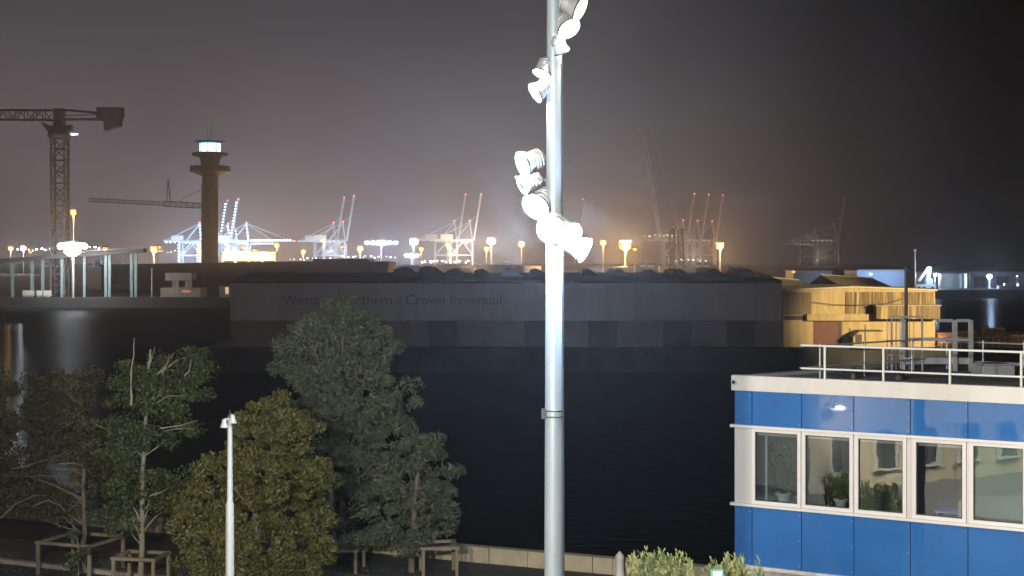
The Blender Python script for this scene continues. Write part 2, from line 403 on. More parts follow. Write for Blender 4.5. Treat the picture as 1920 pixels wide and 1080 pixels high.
MB().path([(.165, -.07, .3), (.158, -.07, 5), (.125, -.06, 12), (.115, -.05, 14.8)], .012, 6).build('cable', 'dark_metal', pole)
def flood(px, py, aim, power, col, bulb, size=.21, back=.0, yoff=-.05):
    """bell housing on a short arm; lens in the open mouth; a lamp in the lens"""
    c = at(px, py, PY + yoff) - pole.location
    aim = Vector(aim).normalized(); rot = aim.to_track_quat('-Z', 'Y').to_matrix().to_4x4()
    T = Matrix.Translation(c) @ rot
    k = size / .21
    h = MB().lathe([(.03 * k, .34 * k), (.10 * k, .32 * k), (.14 * k, .22 * k), (.155 * k, .10 * k), (.20 * k, -.02 * k), (.21 * k, -.07 * k), (.20 * k, -.07 * k), (.185 * k, -.02 * k), (.17 * k, -.02 * k)], 22, T, cap=True).build('flood_lamp', 'galv', pole)
    MB().lathe([(.19 * k, -.035 * k), (.15 * k, -.075 * k), (.07 * k, -.095 * k), (.005, -.10 * k)], 20, T).build('lens', bulb, h)
    root = Vector((0, 0, c.z + .05)); e = c - aim * .22 * k
    MB().path([root + (e - root).normalized() * .09, (root + e) / 2 + Vector((0, 0, .02)), e], .028, 10).build('bracket', 'galv', h)
    MB().lathe([(.213 * k, -.075 * k), (.222 * k, -.075 * k), (.222 * k, -.04 * k), (.213 * k, -.04 * k)], 22, T, cap=False).build('rim', 'dark_metal', h)
    for q in (.13, .18, .23): MB().lathe([(.15 * k, q * k), (.168 * k, q * k), (.168 * k, (q + .018) * k), (.15 * k, (q + .018) * k)], 18, T, cap=False).build('cooling_fin', 'galv', h)
    point('floodlight', c + aim * .24 * k, power * (.16 if col is COOL else .05), col, .10, pole)
    spot('floodlight', c + aim * .14 * k, aim, power * (.95 if col is COOL else 1.1), col, 130, .7, .12, pole)
FL = [
    (1082, 14, (.85, -.30, -.45), 2600, WARM, 'bulb_warm', .22), (1064, 50, (.45, -.55, -.70), 2000, WARM, 'bulb_warm', .20),
    (1050, 92, (.30, .45, -.8), 900, WARM, 'bulb_warm', .15), (1017, 134, (-.35, -.30, -.9), 900, WARM, 'bulb_warm', .16),
    (1008, 172, (-.80, -.25, -.55), 1600, WARM, 'bulb_warm', .18),
    (986, 306, (-.88, -.40, -.35), 4200, COOL, 'bulb_white', .22), (984, 348, (-.85, .05, -.50), 3400, COOL, 'bulb_white', .20),
    (1008, 384, (-.45, -.70, -.55), 4500, COOL, 'bulb_white', .24),
    (1063, 440, (.55, -.75, -.45), 5200, COOL, 'bulb_white', .25), (1090, 466, (.85, -.35, -.45), 5200, COOL, 'bulb_white', .22),
    (1034, 428, (-.10, -.92, -.40), 3600, COOL, 'bulb_white', .24)]
for i, f in enumerate(FL): flood(f[0], f[1], f[2], f[3], f[4], f[5], f[6], yoff=(-.28 if f[0] in (1034,) else -.06))

# ------------------------------------------------------------------ small white lamp post among the trees
LPY = 30.0
lp = thing('lamp_post', 'slim white post with two small unlit bell spotlights before the trees', 'lamp post', (at(431, 0, LPY).x, LPY, 0))
zt = at(0, 783, LPY).z; zs = at(0, 945, LPY).z
MB().path([(0, 0, 0), (0, 0, zs), (0, 0, zs + .06), (0, 0, zt)], [.098, .086, .062, .048], 20).build('pole', 'post_paint', lp)
MB().tube((0, 0, zt), (0, 0, zt + .16), .012).build('finial', 'dark_metal', lp)
for sx, dz in ((-.105, -.09), (.07, .0)):
    T = Matrix.Translation((sx, -.06, zt - .03 + dz))
    h = MB().lathe([(.02, .10), (.045, .09), (.05, .03), (.085, -.05), (.09, -.075)], 16, T).build('spotlight', 'post_paint', lp)
    MB().path([(0, 0, zt + dz - .02), (sx * .6, -.04, zt + dz + .08), (sx, -.06, zt + dz + .06)], .014, 8).build('bracket', 'post_paint', h)

# ------------------------------------------------------------------ trees
def leaves(name, m, parent, C, size, aspect=1.6, seed=0, droop=0.0, axis=None):
    rs = np.random.RandomState(seed); n = len(C)
    d = rs.normal(size=(n, 3)) if axis is None else axis + rs.normal(size=(n, 3)) * .35
    d[:, 2] -= droop; d /= np.linalg.norm(d, axis=1)[:, None]
    u = np.cross(d, rs.normal(size=(n, 3))); u /= np.linalg.norm(u, axis=1)[:, None]
    sz = size * rs.uniform(.6, 1.3, n)[:, None]
    a, b = d * sz * aspect * .5, u * sz * .5
    nrm = np.cross(d, u) * sz * .18
    V = np.stack([C - a, C + b + nrm, C + a, C - b + nrm], 1).reshape(-1, 3)
    me = bpy.data.meshes.new(name); me.vertices.add(4 * n); me.loops.add(4 * n); me.polygons.add(n)
    me.vertices.foreach_set('co', V.astype(np.float32).ravel())
    me.loops.foreach_set('vertex_index', np.arange(4 * n, dtype=np.int32))
    me.polygons.foreach_set('loop_start', np.arange(0, 4 * n, 4, dtype=np.int32))
    me.update(calc_edges=True); me.materials.append(M[m])
    o = bpy.data.objects.new(name, me); COL.objects.link(o)
    if parent: o.parent = parent
    return o

def clumps(blobs, seed, per_m3, clump_r, n_leaf):
    """blobs: (centre, radii). Clumps sit mostly in the outer shell so that gaps stay between them."""
    rs = np.random.RandomState(seed); P = []; K = []
    for c, r in blobs:
        vol = 4.19 * r[0] * r[1] * r[2]; n = max(3, int(vol * per_m3))
        for _ in range(n):
            v = rs.normal(size=3); v /= np.linalg.norm(v); rad = rs.uniform(.35, 1.0) ** .6
            k = np.array(c) + v * np.array(r) * rad
            K.append(k); cr = clump_r * rs.uniform(.6, 1.35); m = int(n_leaf * rs.uniform(.6, 1.3))
            q = rs.normal(size=(m, 3)); q /= np.linalg.norm(q, axis=1)[:, None]
            q *= (rs.uniform(0, 1, m) ** .45)[:, None] * cr * np.array([1.15, 1.15, .75]); P.append(k + q)
    return np.concatenate(P), K

def tree(name, label, cat, base, blobs_px, Y, leafm, barkm, trunk_px, tr, leaf, per, cr, nl, seed, group=None, aspect=1.6, droop=0.0, bare=(), nlimb=26, trunks=()):
    b = Vector((*base, 0)); t = thing(name, label, cat, b, 0, group)
    rr = random.Random(seed); bl = []
    for px, py, rx, ry in blobs_px:
        dy = rr.uniform(-.5, .5); c = at(px, py, Y + dy) - b; s = Y / FPX
        bl.append((tuple(c), (rx * s, rx * s * .85, ry * s)))
    leaf *= .8; nl *= 1.7
    P, K = clumps(bl, seed, per, cr, nl)
    mb = MB()
    def line(pts, r0, r1, w=.03):
        pts = [Vector(p) for p in pts]; full = []
        for a, c in zip(pts, pts[1:]):
            for k in range(4): full.append(a.lerp(c, k / 4) + Vector((rr.uniform(-w, w), rr.uniform(-w, w), 0)))
        full.append(pts[-1]); n = len(full)
        mb.path(full, [r0 + (r1 - r0) * i / (n - 1) for i in range(n)], 9)
    tp = [at(px, py, Y) - b for px, py in trunk_px]; tp[0].z = 0.0
    line(tp, tr, tr * .28)
    allt = [tp]
    for pts, r0 in trunks:
        q = [at(px, py, Y + .3) - b for px, py in pts]
        if q[0].z < .6: q[0].z = 0
        line(q, r0, r0 * .3); allt.append(q)
    def on_trunk(z):
        tpz = rr.choice(allt)
        for a, c in zip(tpz, tpz[1:]):
            if a.z <= z <= c.z: return a.lerp(c, (z - a.z) / max(1e-4, c.z - a.z))
        return tpz[-1] if z > tpz[-1].z else tpz[0]
    for k in rr.sample(range(len(K)), min(nlimb, len(K))):
        e = Vector(K[k]); st = on_trunk(max(.8, e.z - rr.uniform(.2, 1.0)))
        if (e - st).length < .25: continue
        mid = st.lerp(e, .5) + Vector((rr.uniform(-.12, .12), rr.uniform(-.12, .12), rr.uniform(.0, .22)))
        line([st, mid, e], rr.uniform(.022, .045) * (tr / .1), .006, .02)
    for pts, r0 in bare: line([at(px, py, Y - .9) - b for px, py in pts], r0, r0 * .3, .02)
    mb.build('trunk', barkm, t)
    leaves('crown', leafm, t, P, leaf, aspect, seed, droop)
    return t

# dull tree at the left with bent pale boughs
tree('broadleaf_tree', 'dull brown green tree over the larger wooden tree guard at the far left', 'tree', at(157, 0, 41.6).xy, [
    (40, 830, 70, 75), (120, 790, 75, 65), (55, 920, 70, 45), (180, 880, 60, 60), (100, 735, 60, 40), (160, 720, 45, 30), (10, 760, 45, 50), (110, 955, 60, 30), (230, 790, 40, 60)],
    41.6, 'leaf_brown', 'bark', [(157, 1080), (157, 1000), (160, 850), (150, 720)], .10, .062, 8.5, .30, 85, 11, aspect=2.6,
    bare=[([(0, 972), (30, 945), (62, 930), (88, 928)], .035), ([(60, 950), (90, 938), (112, 948), (126, 962)], .028), ([(20, 880), (60, 870), (110, 855), (124, 845)], .026), ([(110, 870), (140, 868), (160, 876)], .03)])
# green young tree with pale trunk
tree('broadleaf_tree', 'young green tree with pale mottled trunk rising from the small timber guard', 'tree', at(265, 0, 39.4).xy, [
    (270, 740, 70, 55), (215, 800, 50, 60), (310, 700, 60, 40), (355, 690, 38, 40), (240, 870, 55, 60), (320, 790, 60, 60), (215, 960, 45, 45), (275, 940, 60, 50), (330, 900, 45, 70), (355, 750, 40, 45), (250, 690, 40, 28)],
    39.4, 'leaf_green', 'bark_pale', [(264, 1100), (266, 960), (272, 800), (280, 690), (282, 655)], .085, .078, 8.0, .29, 80, 12,
    bare=[([(246, 760), (247, 700), (252, 634)], .035), ([(305, 700), (317, 672), (328, 660)], .018), ([(278, 690), (284, 672), (290, 650)], .016), ([(348, 705), (356, 690), (360, 672)], .02),
          ([(300, 803), (340, 798), (370, 788)], .022), ([(310, 808), (345, 802), (365, 806)], .013), ([(282, 930), (295, 924), (306, 922)], .02)])
tree('broadleaf_tree', 'small leafy sapling sprouting inside the larger wooden guard', 'tree', at(148, 0, 40.2).xy, [(148, 1050, 22, 30), (140, 1015, 16, 20), (155, 1085, 24, 20)],
    40.2, 'leaf_green', 'bark', [(148, 1110), (148, 1040), (146, 1010)], .03, .08, 40, .14, 40, 13, nlimb=6)
# thin twiggy tree at the picture edge
tree('broadleaf_tree', 'half hidden dark green tree cut by the frame edge', 'tree', at(-25, 0, 43).xy, [(-15, 740, 35, 60), (-30, 830, 45, 60), (5, 900, 35, 40), (-40, 930, 60, 40)],
    43, 'leaf_green', 'bark', [(-25, 1060), (-25, 900), (-22, 740)], .1, .10, 7, .33, 60, 14)
# dense olive bush-like tree
tree('broadleaf_tree', 'dense rounded olive green tree behind the slim white lamp post', 'tree', at(475, 0, 37).xy, [
    (505, 775, 52, 34), (545, 815, 60, 42), (470, 830, 55, 45), (570, 880, 55, 48), (425, 890, 62, 45), (500, 890, 80, 50), (385, 945, 62, 45), (460, 960, 80, 48), (545, 955, 72, 50), (590, 960, 36, 50),
    (350, 985, 36, 26), (410, 1020, 80, 46), (500, 1030, 90, 50), (575, 1030, 52, 55), (375, 1075, 60, 34), (450, 1085, 80, 36), (545, 1085, 70, 36), (340, 940, 26, 18), (520, 752, 22, 14), (445, 795, 30, 18), (600, 900, 30, 20)],
    37, 'leaf_olive', 'bark', [(475, 1140), (478, 1000), (485, 860), (500, 780)], .13, .066, 21, .21, 105, 15, nlimb=20, aspect=2.0)
# tall pines
tree('pine_tree', 'tall grey green pine with two trunks, tallest tree of the row', 'tree', at(632, 0, 42.5).xy, [
    (640, 600, 55, 32), (590, 640, 65, 40), (690, 640, 50, 42), (560, 705, 50, 34), (640, 700, 85, 42), (725, 700, 45, 40), (610, 765, 75, 36), (700, 765, 75, 42), (755, 740, 36, 30), (660, 830, 75, 42), (745, 830, 60, 44), (690, 900, 65, 40), (640, 960, 50, 40), (535, 655, 28, 24), (640, 575, 30, 14)],
    42.5, 'leaf_pine', 'bark', [(625, 1060), (620, 900), (622, 800), (640, 690), (645, 590)], .105, .055, 7.5, .30, 110, 16, aspect=4.2, nlimb=48,
    trunks=[([(632, 1060), (645, 920), (655, 850), (680, 740), (690, 640)], .10)],
    bare=[([(655, 972), (680, 962), (714, 966)], .022), ([(665, 905), (700, 870), (738, 872)], .024), ([(700, 700), (712, 672), (728, 655)], .018), ([(600, 690), (585, 640), (575, 615)], .018), ([(668, 705), (666, 690), (655, 668)], .03)])
tree('pine_tree', 'spreading blue grey pine reaching out over the water on the right of the row', 'tree', at(775, 0, 41.5).xy, [
    (800, 830, 45, 34), (770, 890, 60, 40), (835, 905, 42, 34), (720, 940, 55, 40), (800, 960, 62, 42), (845, 975, 28, 24), (745, 1000, 55, 30), (690, 990, 40, 30), (780, 1020, 30, 16)],
    41.5, 'leaf_pine', 'bark', [(772, 1090), (775, 980), (782, 900), (795, 820)], .10, .055, 8.5, .29, 110, 17, aspect=4.2, nlimb=26)

def guard(label, cx, Y, w, d, h, rz, post=.09):
    c = at(cx, 0, Y); t = thing('tree_guard', label, 'tree guard', (c.x, Y, 0), rz, 'timber guards around the trees')
    for sx in (-1, 1):
        for sy in (-1, 1): MB().box(sx * w / 2 - post / 2, sx * w / 2 + post / 2, sy * d / 2 - post / 2, sy * d / 2 + post / 2, 0, h).build('post', 'wood', t, .008)
    for sy in (-1, 1): MB().box(-w / 2 - .07, w / 2 + .07, sy * d / 2 - .06, sy * d / 2 + .06, h + .002, h + .09).build('rail', 'wood', t, .008)
    for sx in (-1, 1): MB().box(sx * w / 2 - .06, sx * w / 2 + .06, -d / 2 + .062, d / 2 - .062, h + .003, h + .085).build('rail', 'wood', t, .008)
    return t
guard('larger timber guard around the dull tree at the far left', 152, 41.6, 1.75, 1.6, .88, R(-20))
guard('small pale timber guard around the young green tree', 265, 39.6, 1.15, 1.0, .82, R(-10))
guard('grey timber guard below the spreading blue grey pine', 822, 41.2, .95, 1.0, .80, R(8))
guard('timber guard half hidden behind the dense olive tree, under the tall pine', 640, 41.8, 1.1, 1.0, .62, R(-8))

lx = lrs.uniform(-20, 4, 2600); ly = lrs.uniform(32, 44, 2600); kp = ly < 42.5 - .45 * (lx + 2) - 1.2
fl_ = leaves('fallen_leaves', 'leaf_brown', None, np.stack([lx, ly, np.full(2600, .02)], 1)[kp], .07, 1.6, 77)
tag(fl_, 'fallen leaves strewn over the promenade under the trees', kind='stuff')
# ------------------------------------------------------------------ blue office building
C0Y = 34.7; C0X = (1377 - CX) / FPX * C0Y
DX, DY = .8627, -.5057; RZ = math.atan2(DY, DX)
def t_px(px):
    r = (px - CX) / FPX; return (r * C0Y - C0X) / (DX - r * DY)
K0 = C0Y / FPX
def zz(py): return CAMZ - (py - HY) * K0
OB = thing('office_building', 'modern office building clad in glossy blue panels with a pale window band and flat roof', 'building', (C0X, C0Y, 0), RZ)
LEN = 14.0; BK = 8.0; SL = .3406 / .9415
zf1, zf0, zb1, zb0, zbase = zz(703), zz(731.5), zz(797.5), zz(944), zz(1060)
joints = [0.0] + [t_px(x) for x in (1410, 1503, 1601, 1707, 1815, 1925)] + [t_px(1925) + 1.42 * k for k in range(1, 4)]
joints[-1] = LEN
for za, zb in ((zb1 + .03, zf0 - .003), (zbase + .05, zb0 - .03)):
    c = MB()
    for a, b in zip(joints, joints[1:]): c.box(a + .008, b - .008, 0, .05, za, zb)
    c.build('cladding', 'blue', OB, .006)
bw = MB(); bw.box(.02, LEN - .02, .054, .20, zb1 + .02, zf0); bw.box(.02, LEN - .02, .054, .20, zbase - .1, zb0 - .02)
bw.prism([(.02, .2), (.25, .2), (.25 + BK * SL, BK), (.02 + BK * SL, BK)], zbase, zf0)
bw.prism([(.3 + BK * SL, BK - .2), (LEN, BK - .2), (LEN, BK), (.25 + BK * SL, BK)], zbase, zf0); bw.build('backing_wall', 'dark_metal', OB)
MB().box(-.06, LEN, -.06, .18, zf0, zf1).build('fascia', 'fascia', OB, .008)
MB().box(-.08, LEN, -.10, .05, zb1 - .035, zb1 + .03).build('window_head_trim', 'frame', OB, .006)
MB().box(-.08, LEN, -.10, .05, zb0 - .03, zb0 + .035).build('window_sill_trim', 'frame', OB, .006)
MB().prism([(-.06, .18), (LEN, .18), (LEN, BK), (BK * SL, BK)], zf0 + .1, zf1 - .10).build('roof', 'roof_felt', OB)
pe = MB(); pe.prism([(-.06, .182), (.16, .182), (.16 + BK * SL, BK), (-.06 + BK * SL, BK)], zf1 - .098, zf1 - .02)
pe.prism([(.2 + BK * SL, BK - .2), (LEN, BK - .2), (LEN, BK), (.2 + BK * SL, BK)], zf1 - .098, zf1 - .02); pe.build('parapet_kerb', 'galv', OB)
MB().box(-.04, LEN, -.07, .2, zbase - .04, zbase + .05).build('base_ledge', 'fascia', OB, .006)
MB().box(0, LEN, 0, .2, 0, zbase - .04).build('plinth', 'plinth', OB)
dirt = mat('rain_streak', (.03, .11, .29), .4, var=.1)
for k in range(26):
    ta = rng.uniform(.1, LEN - .2); up_ = rng.random() < .5; z1_ = (zf0 if up_ else zb0) - .035; ln_ = rng.uniform(.12, .5)
    dm = MB().xz([(ta, z1_), (ta + rng.uniform(.015, .04), z1_), (ta + .012, z1_ - ln_)], -.0022, -.001).build('rain_streak', dirt, OB)
for tj in joints[1:-1]:
    fx_ = MB()
    for za, zb in ((zb1 + .12, zf0 - .1), (zbase + .15, zb0 - .15)):
        for q in range(3): fx_.lathe([(.012, 0), (.012, .006), (.004, .010)], 8, Matrix.Translation((tj - .05, 0, za + (zb - za) * q / 2)) @ Matrix.Rotation(R(90), 4, 'X'))
    fx_.build('rivets', 'galv', OB)
# windows
wins = [(1410, 1502), (1504, 1600), (1603, 1700), (1711, 1812), (1818, 1926)]
tw = [(t_px(a), t_px(b)) for a, b in wins]; last = tw[-1][1]
tw += [(last + .05, last + 1.42), (last + 1.47, last + 2.84)]
prev = 0.0
for a, b in tw + [(LEN, LEN)]:
    if a - prev > .012: MB().box(prev + .004, a - .004, .0, .14, zb0 + .035, zb1 - .035).build('infill_panel', 'infill', OB, .004)
    prev = b
for i, (a, b) in enumerate(tw):
    z0, z1 = zb0 + .036, zb1 - .036; fr = .085
    wnd = MB().box(a, a + fr, -.03, .10, z0, z1).box(b - fr, b, -.03, .10, z0, z1).box(a + fr, b - fr, -.03, .10, z0, z0 + fr).box(a + fr, b - fr, -.03, .10, z1 - fr, z1).build('window', 'frame', OB, .006)
    MB().box(a + fr, a + fr + .018, -.012, .07, z0 + fr, z1 - fr).box(b - fr - .018, b - fr, -.012, .07, z0 + fr, z1 - fr).box(a + fr + .018, b - fr - .018, -.012, .07, z0 + fr, z0 + fr + .018).box(a + fr + .018, b - fr - .018, -.012, .07, z1 - fr - .018, z1 - fr).build('gasket', 'dark_metal', wnd)
    MB().box(a + fr + .018, b - fr - .018, .02, .032, z0 + fr + .018, z1 - fr - .018).build('pane', 'glass', wnd)
    if i == 4: MB().box(a + fr + .022, b - fr - .05, .075, .085, z0 + fr + .06, z1 - fr - .02).build('blind', 'blind', wnd)
    else: MB().box(a + fr + .022, b - fr - .022, .10, .16, z1 - fr - .09, z1 - fr - .015).build('blind', 'infill', wnd)
# room behind the window band
rf, rc, rd = zb0 - .75, zb1 + .25, 4.2
MB().box(.3, LEN - .3, .21, rd, rf - .1, rf).build('room_floor', 'room_floor', OB)
MB().box(.3, LEN - .3, .21, rd, rc, rc + .1).build('room_ceiling', 'room_wall', OB)
rw = MB(); rw.box(1.5, LEN - .3, rd, rd + .1, rf, rc); rw.box(t_px(1706) - .05, t_px(1706) + .05, .25, rd, rf, rc)
rw.prism([(.28, .22), (.36, .22), (1.62, rd), (1.5, rd)], rf, rc); rw.build('room_wall', 'room_wall', OB)
MB().box(t_px(1430) - .025, t_px(1430) + .025, .24, .29, rf, rc).build('blind_rail', 'white_paint', OB)
# camera on the fascia
sc_ = MB().lathe([(.075, 0), (.075, .03), (.06, .05)], 18, Matrix.Translation((.02, -.06, (zf0 + zf1) / 2 + .02)) @ Matrix.Rotation(R(90), 4, 'X')).build('security_camera', 'white_paint', OB)
MB().lathe([(.045, .05), (.04, .075), (.02, .095), (.002, .10)], 16, Matrix.Translation((.02, -.06, (zf0 + zf1) / 2 + .02)) @ Matrix.Rotation(R(90), 4, 'X')).build('dome', 'dark_metal', sc_)

def fac(tx, yin, z=0.0):
    return Vector((C0X + DX * tx - DY * yin, C0Y + DY * tx + DX * yin, z))
# roof rail
RL = thing('roof_railing', 'white tubular guard rail running along the front edge of the blue office roof', 'railing', (C0X, C0Y, 0), RZ)
ZT, ZM = zf1 + .76, zf1 + .22
tl = t_px(1500)
for z, r in ((ZT, .028), (ZM, .024)): MB().tube((tl, .08, z), (LEN, .08, z), r, n=12).build('rail', 'rail_white', RL)
for px in (1545, 1655, 1780, 1914): MB().tube((t_px(px), .06, zf1 - .0), (t_px(px), .06, ZT - .02), .030, n=12).build('post', 'rail_white', RL)
RB = thing('roof_railing', 'greyer guard rail returning across the back of the blue office roof', 'railing')
A = at(1500, 0, 34.05); B = at(1783, 0, 38.0); Cc = at(1960, 0, 36.4)
for z, r in ((ZT - .04, .022), (ZM + .0, .02)):
    MB().path([(A.x, A.y, z), (B.x, B.y, z)], r, 10).build('rail', 'galv', RB)
    MB().path([(B.x + .2, B.y - .1, z - .1), (Cc.x, Cc.y, z - .1)], r, 10).build('rail', 'galv', RB)
for f in (.12, .40, .72, .97):
    q = A.lerp(B, f); MB().tube((q.x, q.y, zf1 - .1), (q.x, q.y, ZT), .026).build('post', 'galv', RB)
for f in (.35, .78):
    q = B.lerp(Cc, f); MB().tube((q.x, q.y, zf1 - .1), (q.x, q.y, ZT - .08), .026).build('post', 'galv', RB)
# steel access frame and plant on the roof
SFY = 37.2; zr = zf1 - .1
SF = thing('roof_access_frame', 'grey steel access gate and cage standing on the blue office roof', 'steel frame')
def fz(py, Y=SFY): return at(0, py, Y).z
def fx(px, Y=SFY): return at(px, 0, Y).x
for x, y0, r in ((1790, 600, .055), (1820, 600, .05), (1693, 596, .03), (1672, 594, .02), (1729, 596, .022)):
    MB().box(fx(x) - r, fx(x) + r, SFY - r, SFY + r, zr, fz(y0)).build('post', 'galv', SF)
for x0, x1, y, r in ((1755, 1790, 601, .04), (1790, 1821, 601, .038), (1700, 1790, 636, .04), (1790, 1820, 637, .035), (1668, 1733, 594, .022)):
    MB().box(fx(x0) + .056, fx(x1) - .051, SFY - r, SFY + r, fz(y) - r, fz(y) + r).build('rail', 'galv', SF)
MB().box(fx(1700), fx(1818), SFY + .07, SFY + .17, fz(683), fz(671)).build('beam', 'galv', SF)
cg = MB()
for i in range(7): cg.tube((fx(1672 + i * 8.4), SFY + .45, zr), (fx(1672 + i * 8.4), SFY + .45, fz(597 + i, SFY)), .013, n=6)
for zc in (fz(640), fz(668)): cg.box(fx(1670), fx(1726), SFY + .43, SFY + .47, zc - .012, zc + .012)
cg.build('cage_bars', 'galv', SF)
hv = tag(MB().box(fx(1840, 35.6), fx(1900, 35.6), 35.5, 36.4, zr, zr + .26).box(fx(1845, 35.6), fx(1895, 35.6), 35.55, 36.35, zr + .262, zr + .30).build('roof_hatch', 'galv', None, .01), 'low grey metal hatch box lying on the blue office roof', 'hatch')
for px, Y, s, lb in ((1600, 34.9, .10, 'small dark vent pipe behind the front rail on the roof'), (1685, 34.6, .13, 'stubby dark roof vent nearest the steel access gate')):
    vt_ = thing('roof_vent', lb, 'vent', (fx(px, Y), Y, zr)); MB().lathe([(s, 0), (s, .14), (s * .9, .15)], 14).build('pipe', 'dark_metal', vt_)
    MB().lathe([(s * 1.5, .17), (s * 1.4, .21), (.02, .26)], 14).build('cowl', 'dark_metal', vt_)

# potted plants and furniture on the window side of the room
def pot(label, px, yin, k, kind):
    o = fac(t_px(px), yin, zb0 + .02); t = thing('potted_plant', label, 'plant', o, RZ, 'potted plants behind the office windows')
    MB().lathe([(.10 * k, 0), (.15 * k, .20 * k), (.19 * k, .23 * k), (.19 * k, .27 * k), (.165 * k, .27 * k), (.15 * k, .23 * k)], 18).build('pot', 'pot', t)
    MB().lathe([(.15 * k, .22 * k), (.002, .24 * k)], 14).build('soil', 'soil', t)
    rs = np.random.RandomState(int(px)); C = []
    st = MB()
    if kind == 'branch':
        for e in ((-.28, .0, .95), (-.15, .1, .70), (.14, .0, .90), (.26, .05, .72)):
            q = Vector(e) * k + Vector((0, 0, .22 * k)); st.path([(0, 0, .2 * k), q * .45 + Vector((0, 0, .08)), q], [.022 * k, .015 * k, .007 * k], 7)
            for _ in range(26): C.append(np.array(q) + rs.normal(size=3) * .10 * k)
        for _ in range(120): C.append(np.array((0, 0, .42 * k)) + rs.normal(size=3) * np.array((.13, .1, .08)) * k)
        st.build('stem', 'wood', t); leaves('foliage', 'leaf_olive', t, np.array(C), .06 * k, 2.2, int(px))
    else:
        for a in range(9):
            q = Vector((math.cos(a * .7) * .2, math.sin(a * .7) * .15, rs.uniform(.6, .95))) * k
            st.path([(0, 0, .2 * k), q * .6, q], [.010 * k, .008 * k, .004 * k], 6)
            for f in np.linspace(.35, 1, 22): C.append(np.array(q * f) + np.array((0, 0, .1)) + rs.normal(size=3) * .05 * k)
        st.build('stem', 'leaf_green', t); leaves('foliage', 'leaf_olive', t, np.array(C), .075 * k, 2.4, int(px))
    return t
pot('branching dragon plant in a wide pale pot behind the corner window', 1457, .42, 1.0, 'branch')
pot('upright leafy plant in a smaller pot near the corner window edge', 1490, .45, .8, 'leafy')
pot('bushy plant in a white square looking pot inside the window right of the corner one', 1566, .40, .9, 'leafy')
ledge = tag(MB().box(.6, t_px(1704), .24, .75, zb0 - .06, zb0 + .015, Matrix.Translation((C0X, C0Y, 0)) @ Matrix.Rotation(RZ, 4, 'Z')).build('window_shelf', 'infill'), 'long pale shelf inside the windows carrying potted plants', 'shelf')
tb = thing('side_table', 'small table with purple light put into its lilac top inside the fourth window', 'table', fac(t_px(1765), .95, rf), RZ)
th = zb0 + .12 - rf
MB().box(-.33, .33, -.25, .25, th - .04, th).build('table_top', 'lilac', tb, .006)
for sx in (-1, 1):
    for sy in (-1, 1): MB().box(sx * .26 - .02, sx * .26 + .02, sy * .19 - .02, sy * .19 + .02, 0, th - .042).build('leg', 'dark_metal', tb)
spot('table_fill_light', fac(t_px(1765), .95, rf + th + .75), (0, 0, -1), 9, (.55, .45, 1.0), 70, .5, .05)  # bodiless spot added to give the table its purple light
cb = thing('cabinet', 'white cabinet standing beside the lilac table inside the window', 'cabinet', fac(t_px(1803), .75, rf), RZ)
MB().box(-.2, .2, -.2, .2, 0, zb0 + .42 - rf).build('body', 'white_paint', cb, .008)
MB().box(-.19, .19, -.22, -.202, .05, zb0 + .38 - rf).build('door', 'white_paint', cb, .004)

# low shrubs, sign and lamp pole by the office
def shrub(label, px, py, Y, n, spread, seed, h):
    b = at(px, 0, Y); t = thing('shrub', label, 'shrub', (b.x, Y, 0), 0, 'pale feathery shrubs in front of the office')
    rr = random.Random(seed); rs = np.random.RandomState(seed); st = MB(); C = []; A = []
    zt_ = at(0, py, Y).z
    for i in range(n):
        a = rr.uniform(0, 2 * math.pi); rad = rr.uniform(.1, 1) * spread; lean = rr.uniform(-.5, .05)
        top = Vector((math.cos(a) * rad + lean * .5 - .05, math.sin(a) * rad * .8, zt_ - rr.uniform(0, .34) - rad * .22 + .10))
        base = Vector((math.cos(a) * .25, math.sin(a) * .25, 0)); mid = base.lerp(top, .6) + Vector((math.cos(a) * rad * .25 + .12, math.sin(a) * rad * .25, .1))
        st.path([base, mid, top], [.014, .009, .003], 5)
        for f in np.linspace(.30, 1, 64):
            c = np.array(mid.lerp(top, (f - .3) / .7) if f > .5 else base.lerp(mid, f + .5)); w_ = .055 * (1.15 - f) + .018
            C.append(c + rs.normal(size=3) * w_); A.append(np.array((top - mid).normalized()))
    st.build('stems', 'wood', t); leaves('foliage', 'leaf_bright', t, np.array(C), .042, 2.6, seed, 0, np.array(A))
    return t
shrub('large pale feathery shrub left of the little green sign', 1252, 1034, 29.0, 74, .74, 31, 2.9)
shrub('smaller pale shrub right of the sign against the office corner', 1392, 1046, 29.0, 40, .52, 32, 2.8)
sg = thing('sign', 'small rounded green and white sign between the two pale shrubs', 'sign', (at(1345, 0, 28.2).x, 28.2, 0), R(8))
zs_ = at(0, 1067, 28.2).z
MB().tube((0, .03, 0), (0, .03, zs_ - .05), .025).build('post', 'galv', sg)
MB().box(-.13, .13, -.012, .012, zs_ - .42, zs_).build('panel', 'sign_green', sg, .012)
MB().box(-.095, .095, -.018, -.0135, zs_ - .38, zs_ - .035).build('face', 'sign_white', sg, .004)
dp = thing('dark_pole', 'thin black unlit pole rising behind the blue office in front of the ochre building', 'pole', (at(1699, 0, 40).x, 40, 0))
MB().path([(0, 0, -.02), (0, 0, 4), (0, 0, at(0, 503, 40).z)], [.075, .062, .045], 12).build('shaft', 'dark_metal', dp)
MB().lathe([(.05, at(0, 503, 40).z), (.07, at(0, 501, 40).z), (.02, at(0, 497, 40).z)], 12).build('cap', 'dark_metal', dp)

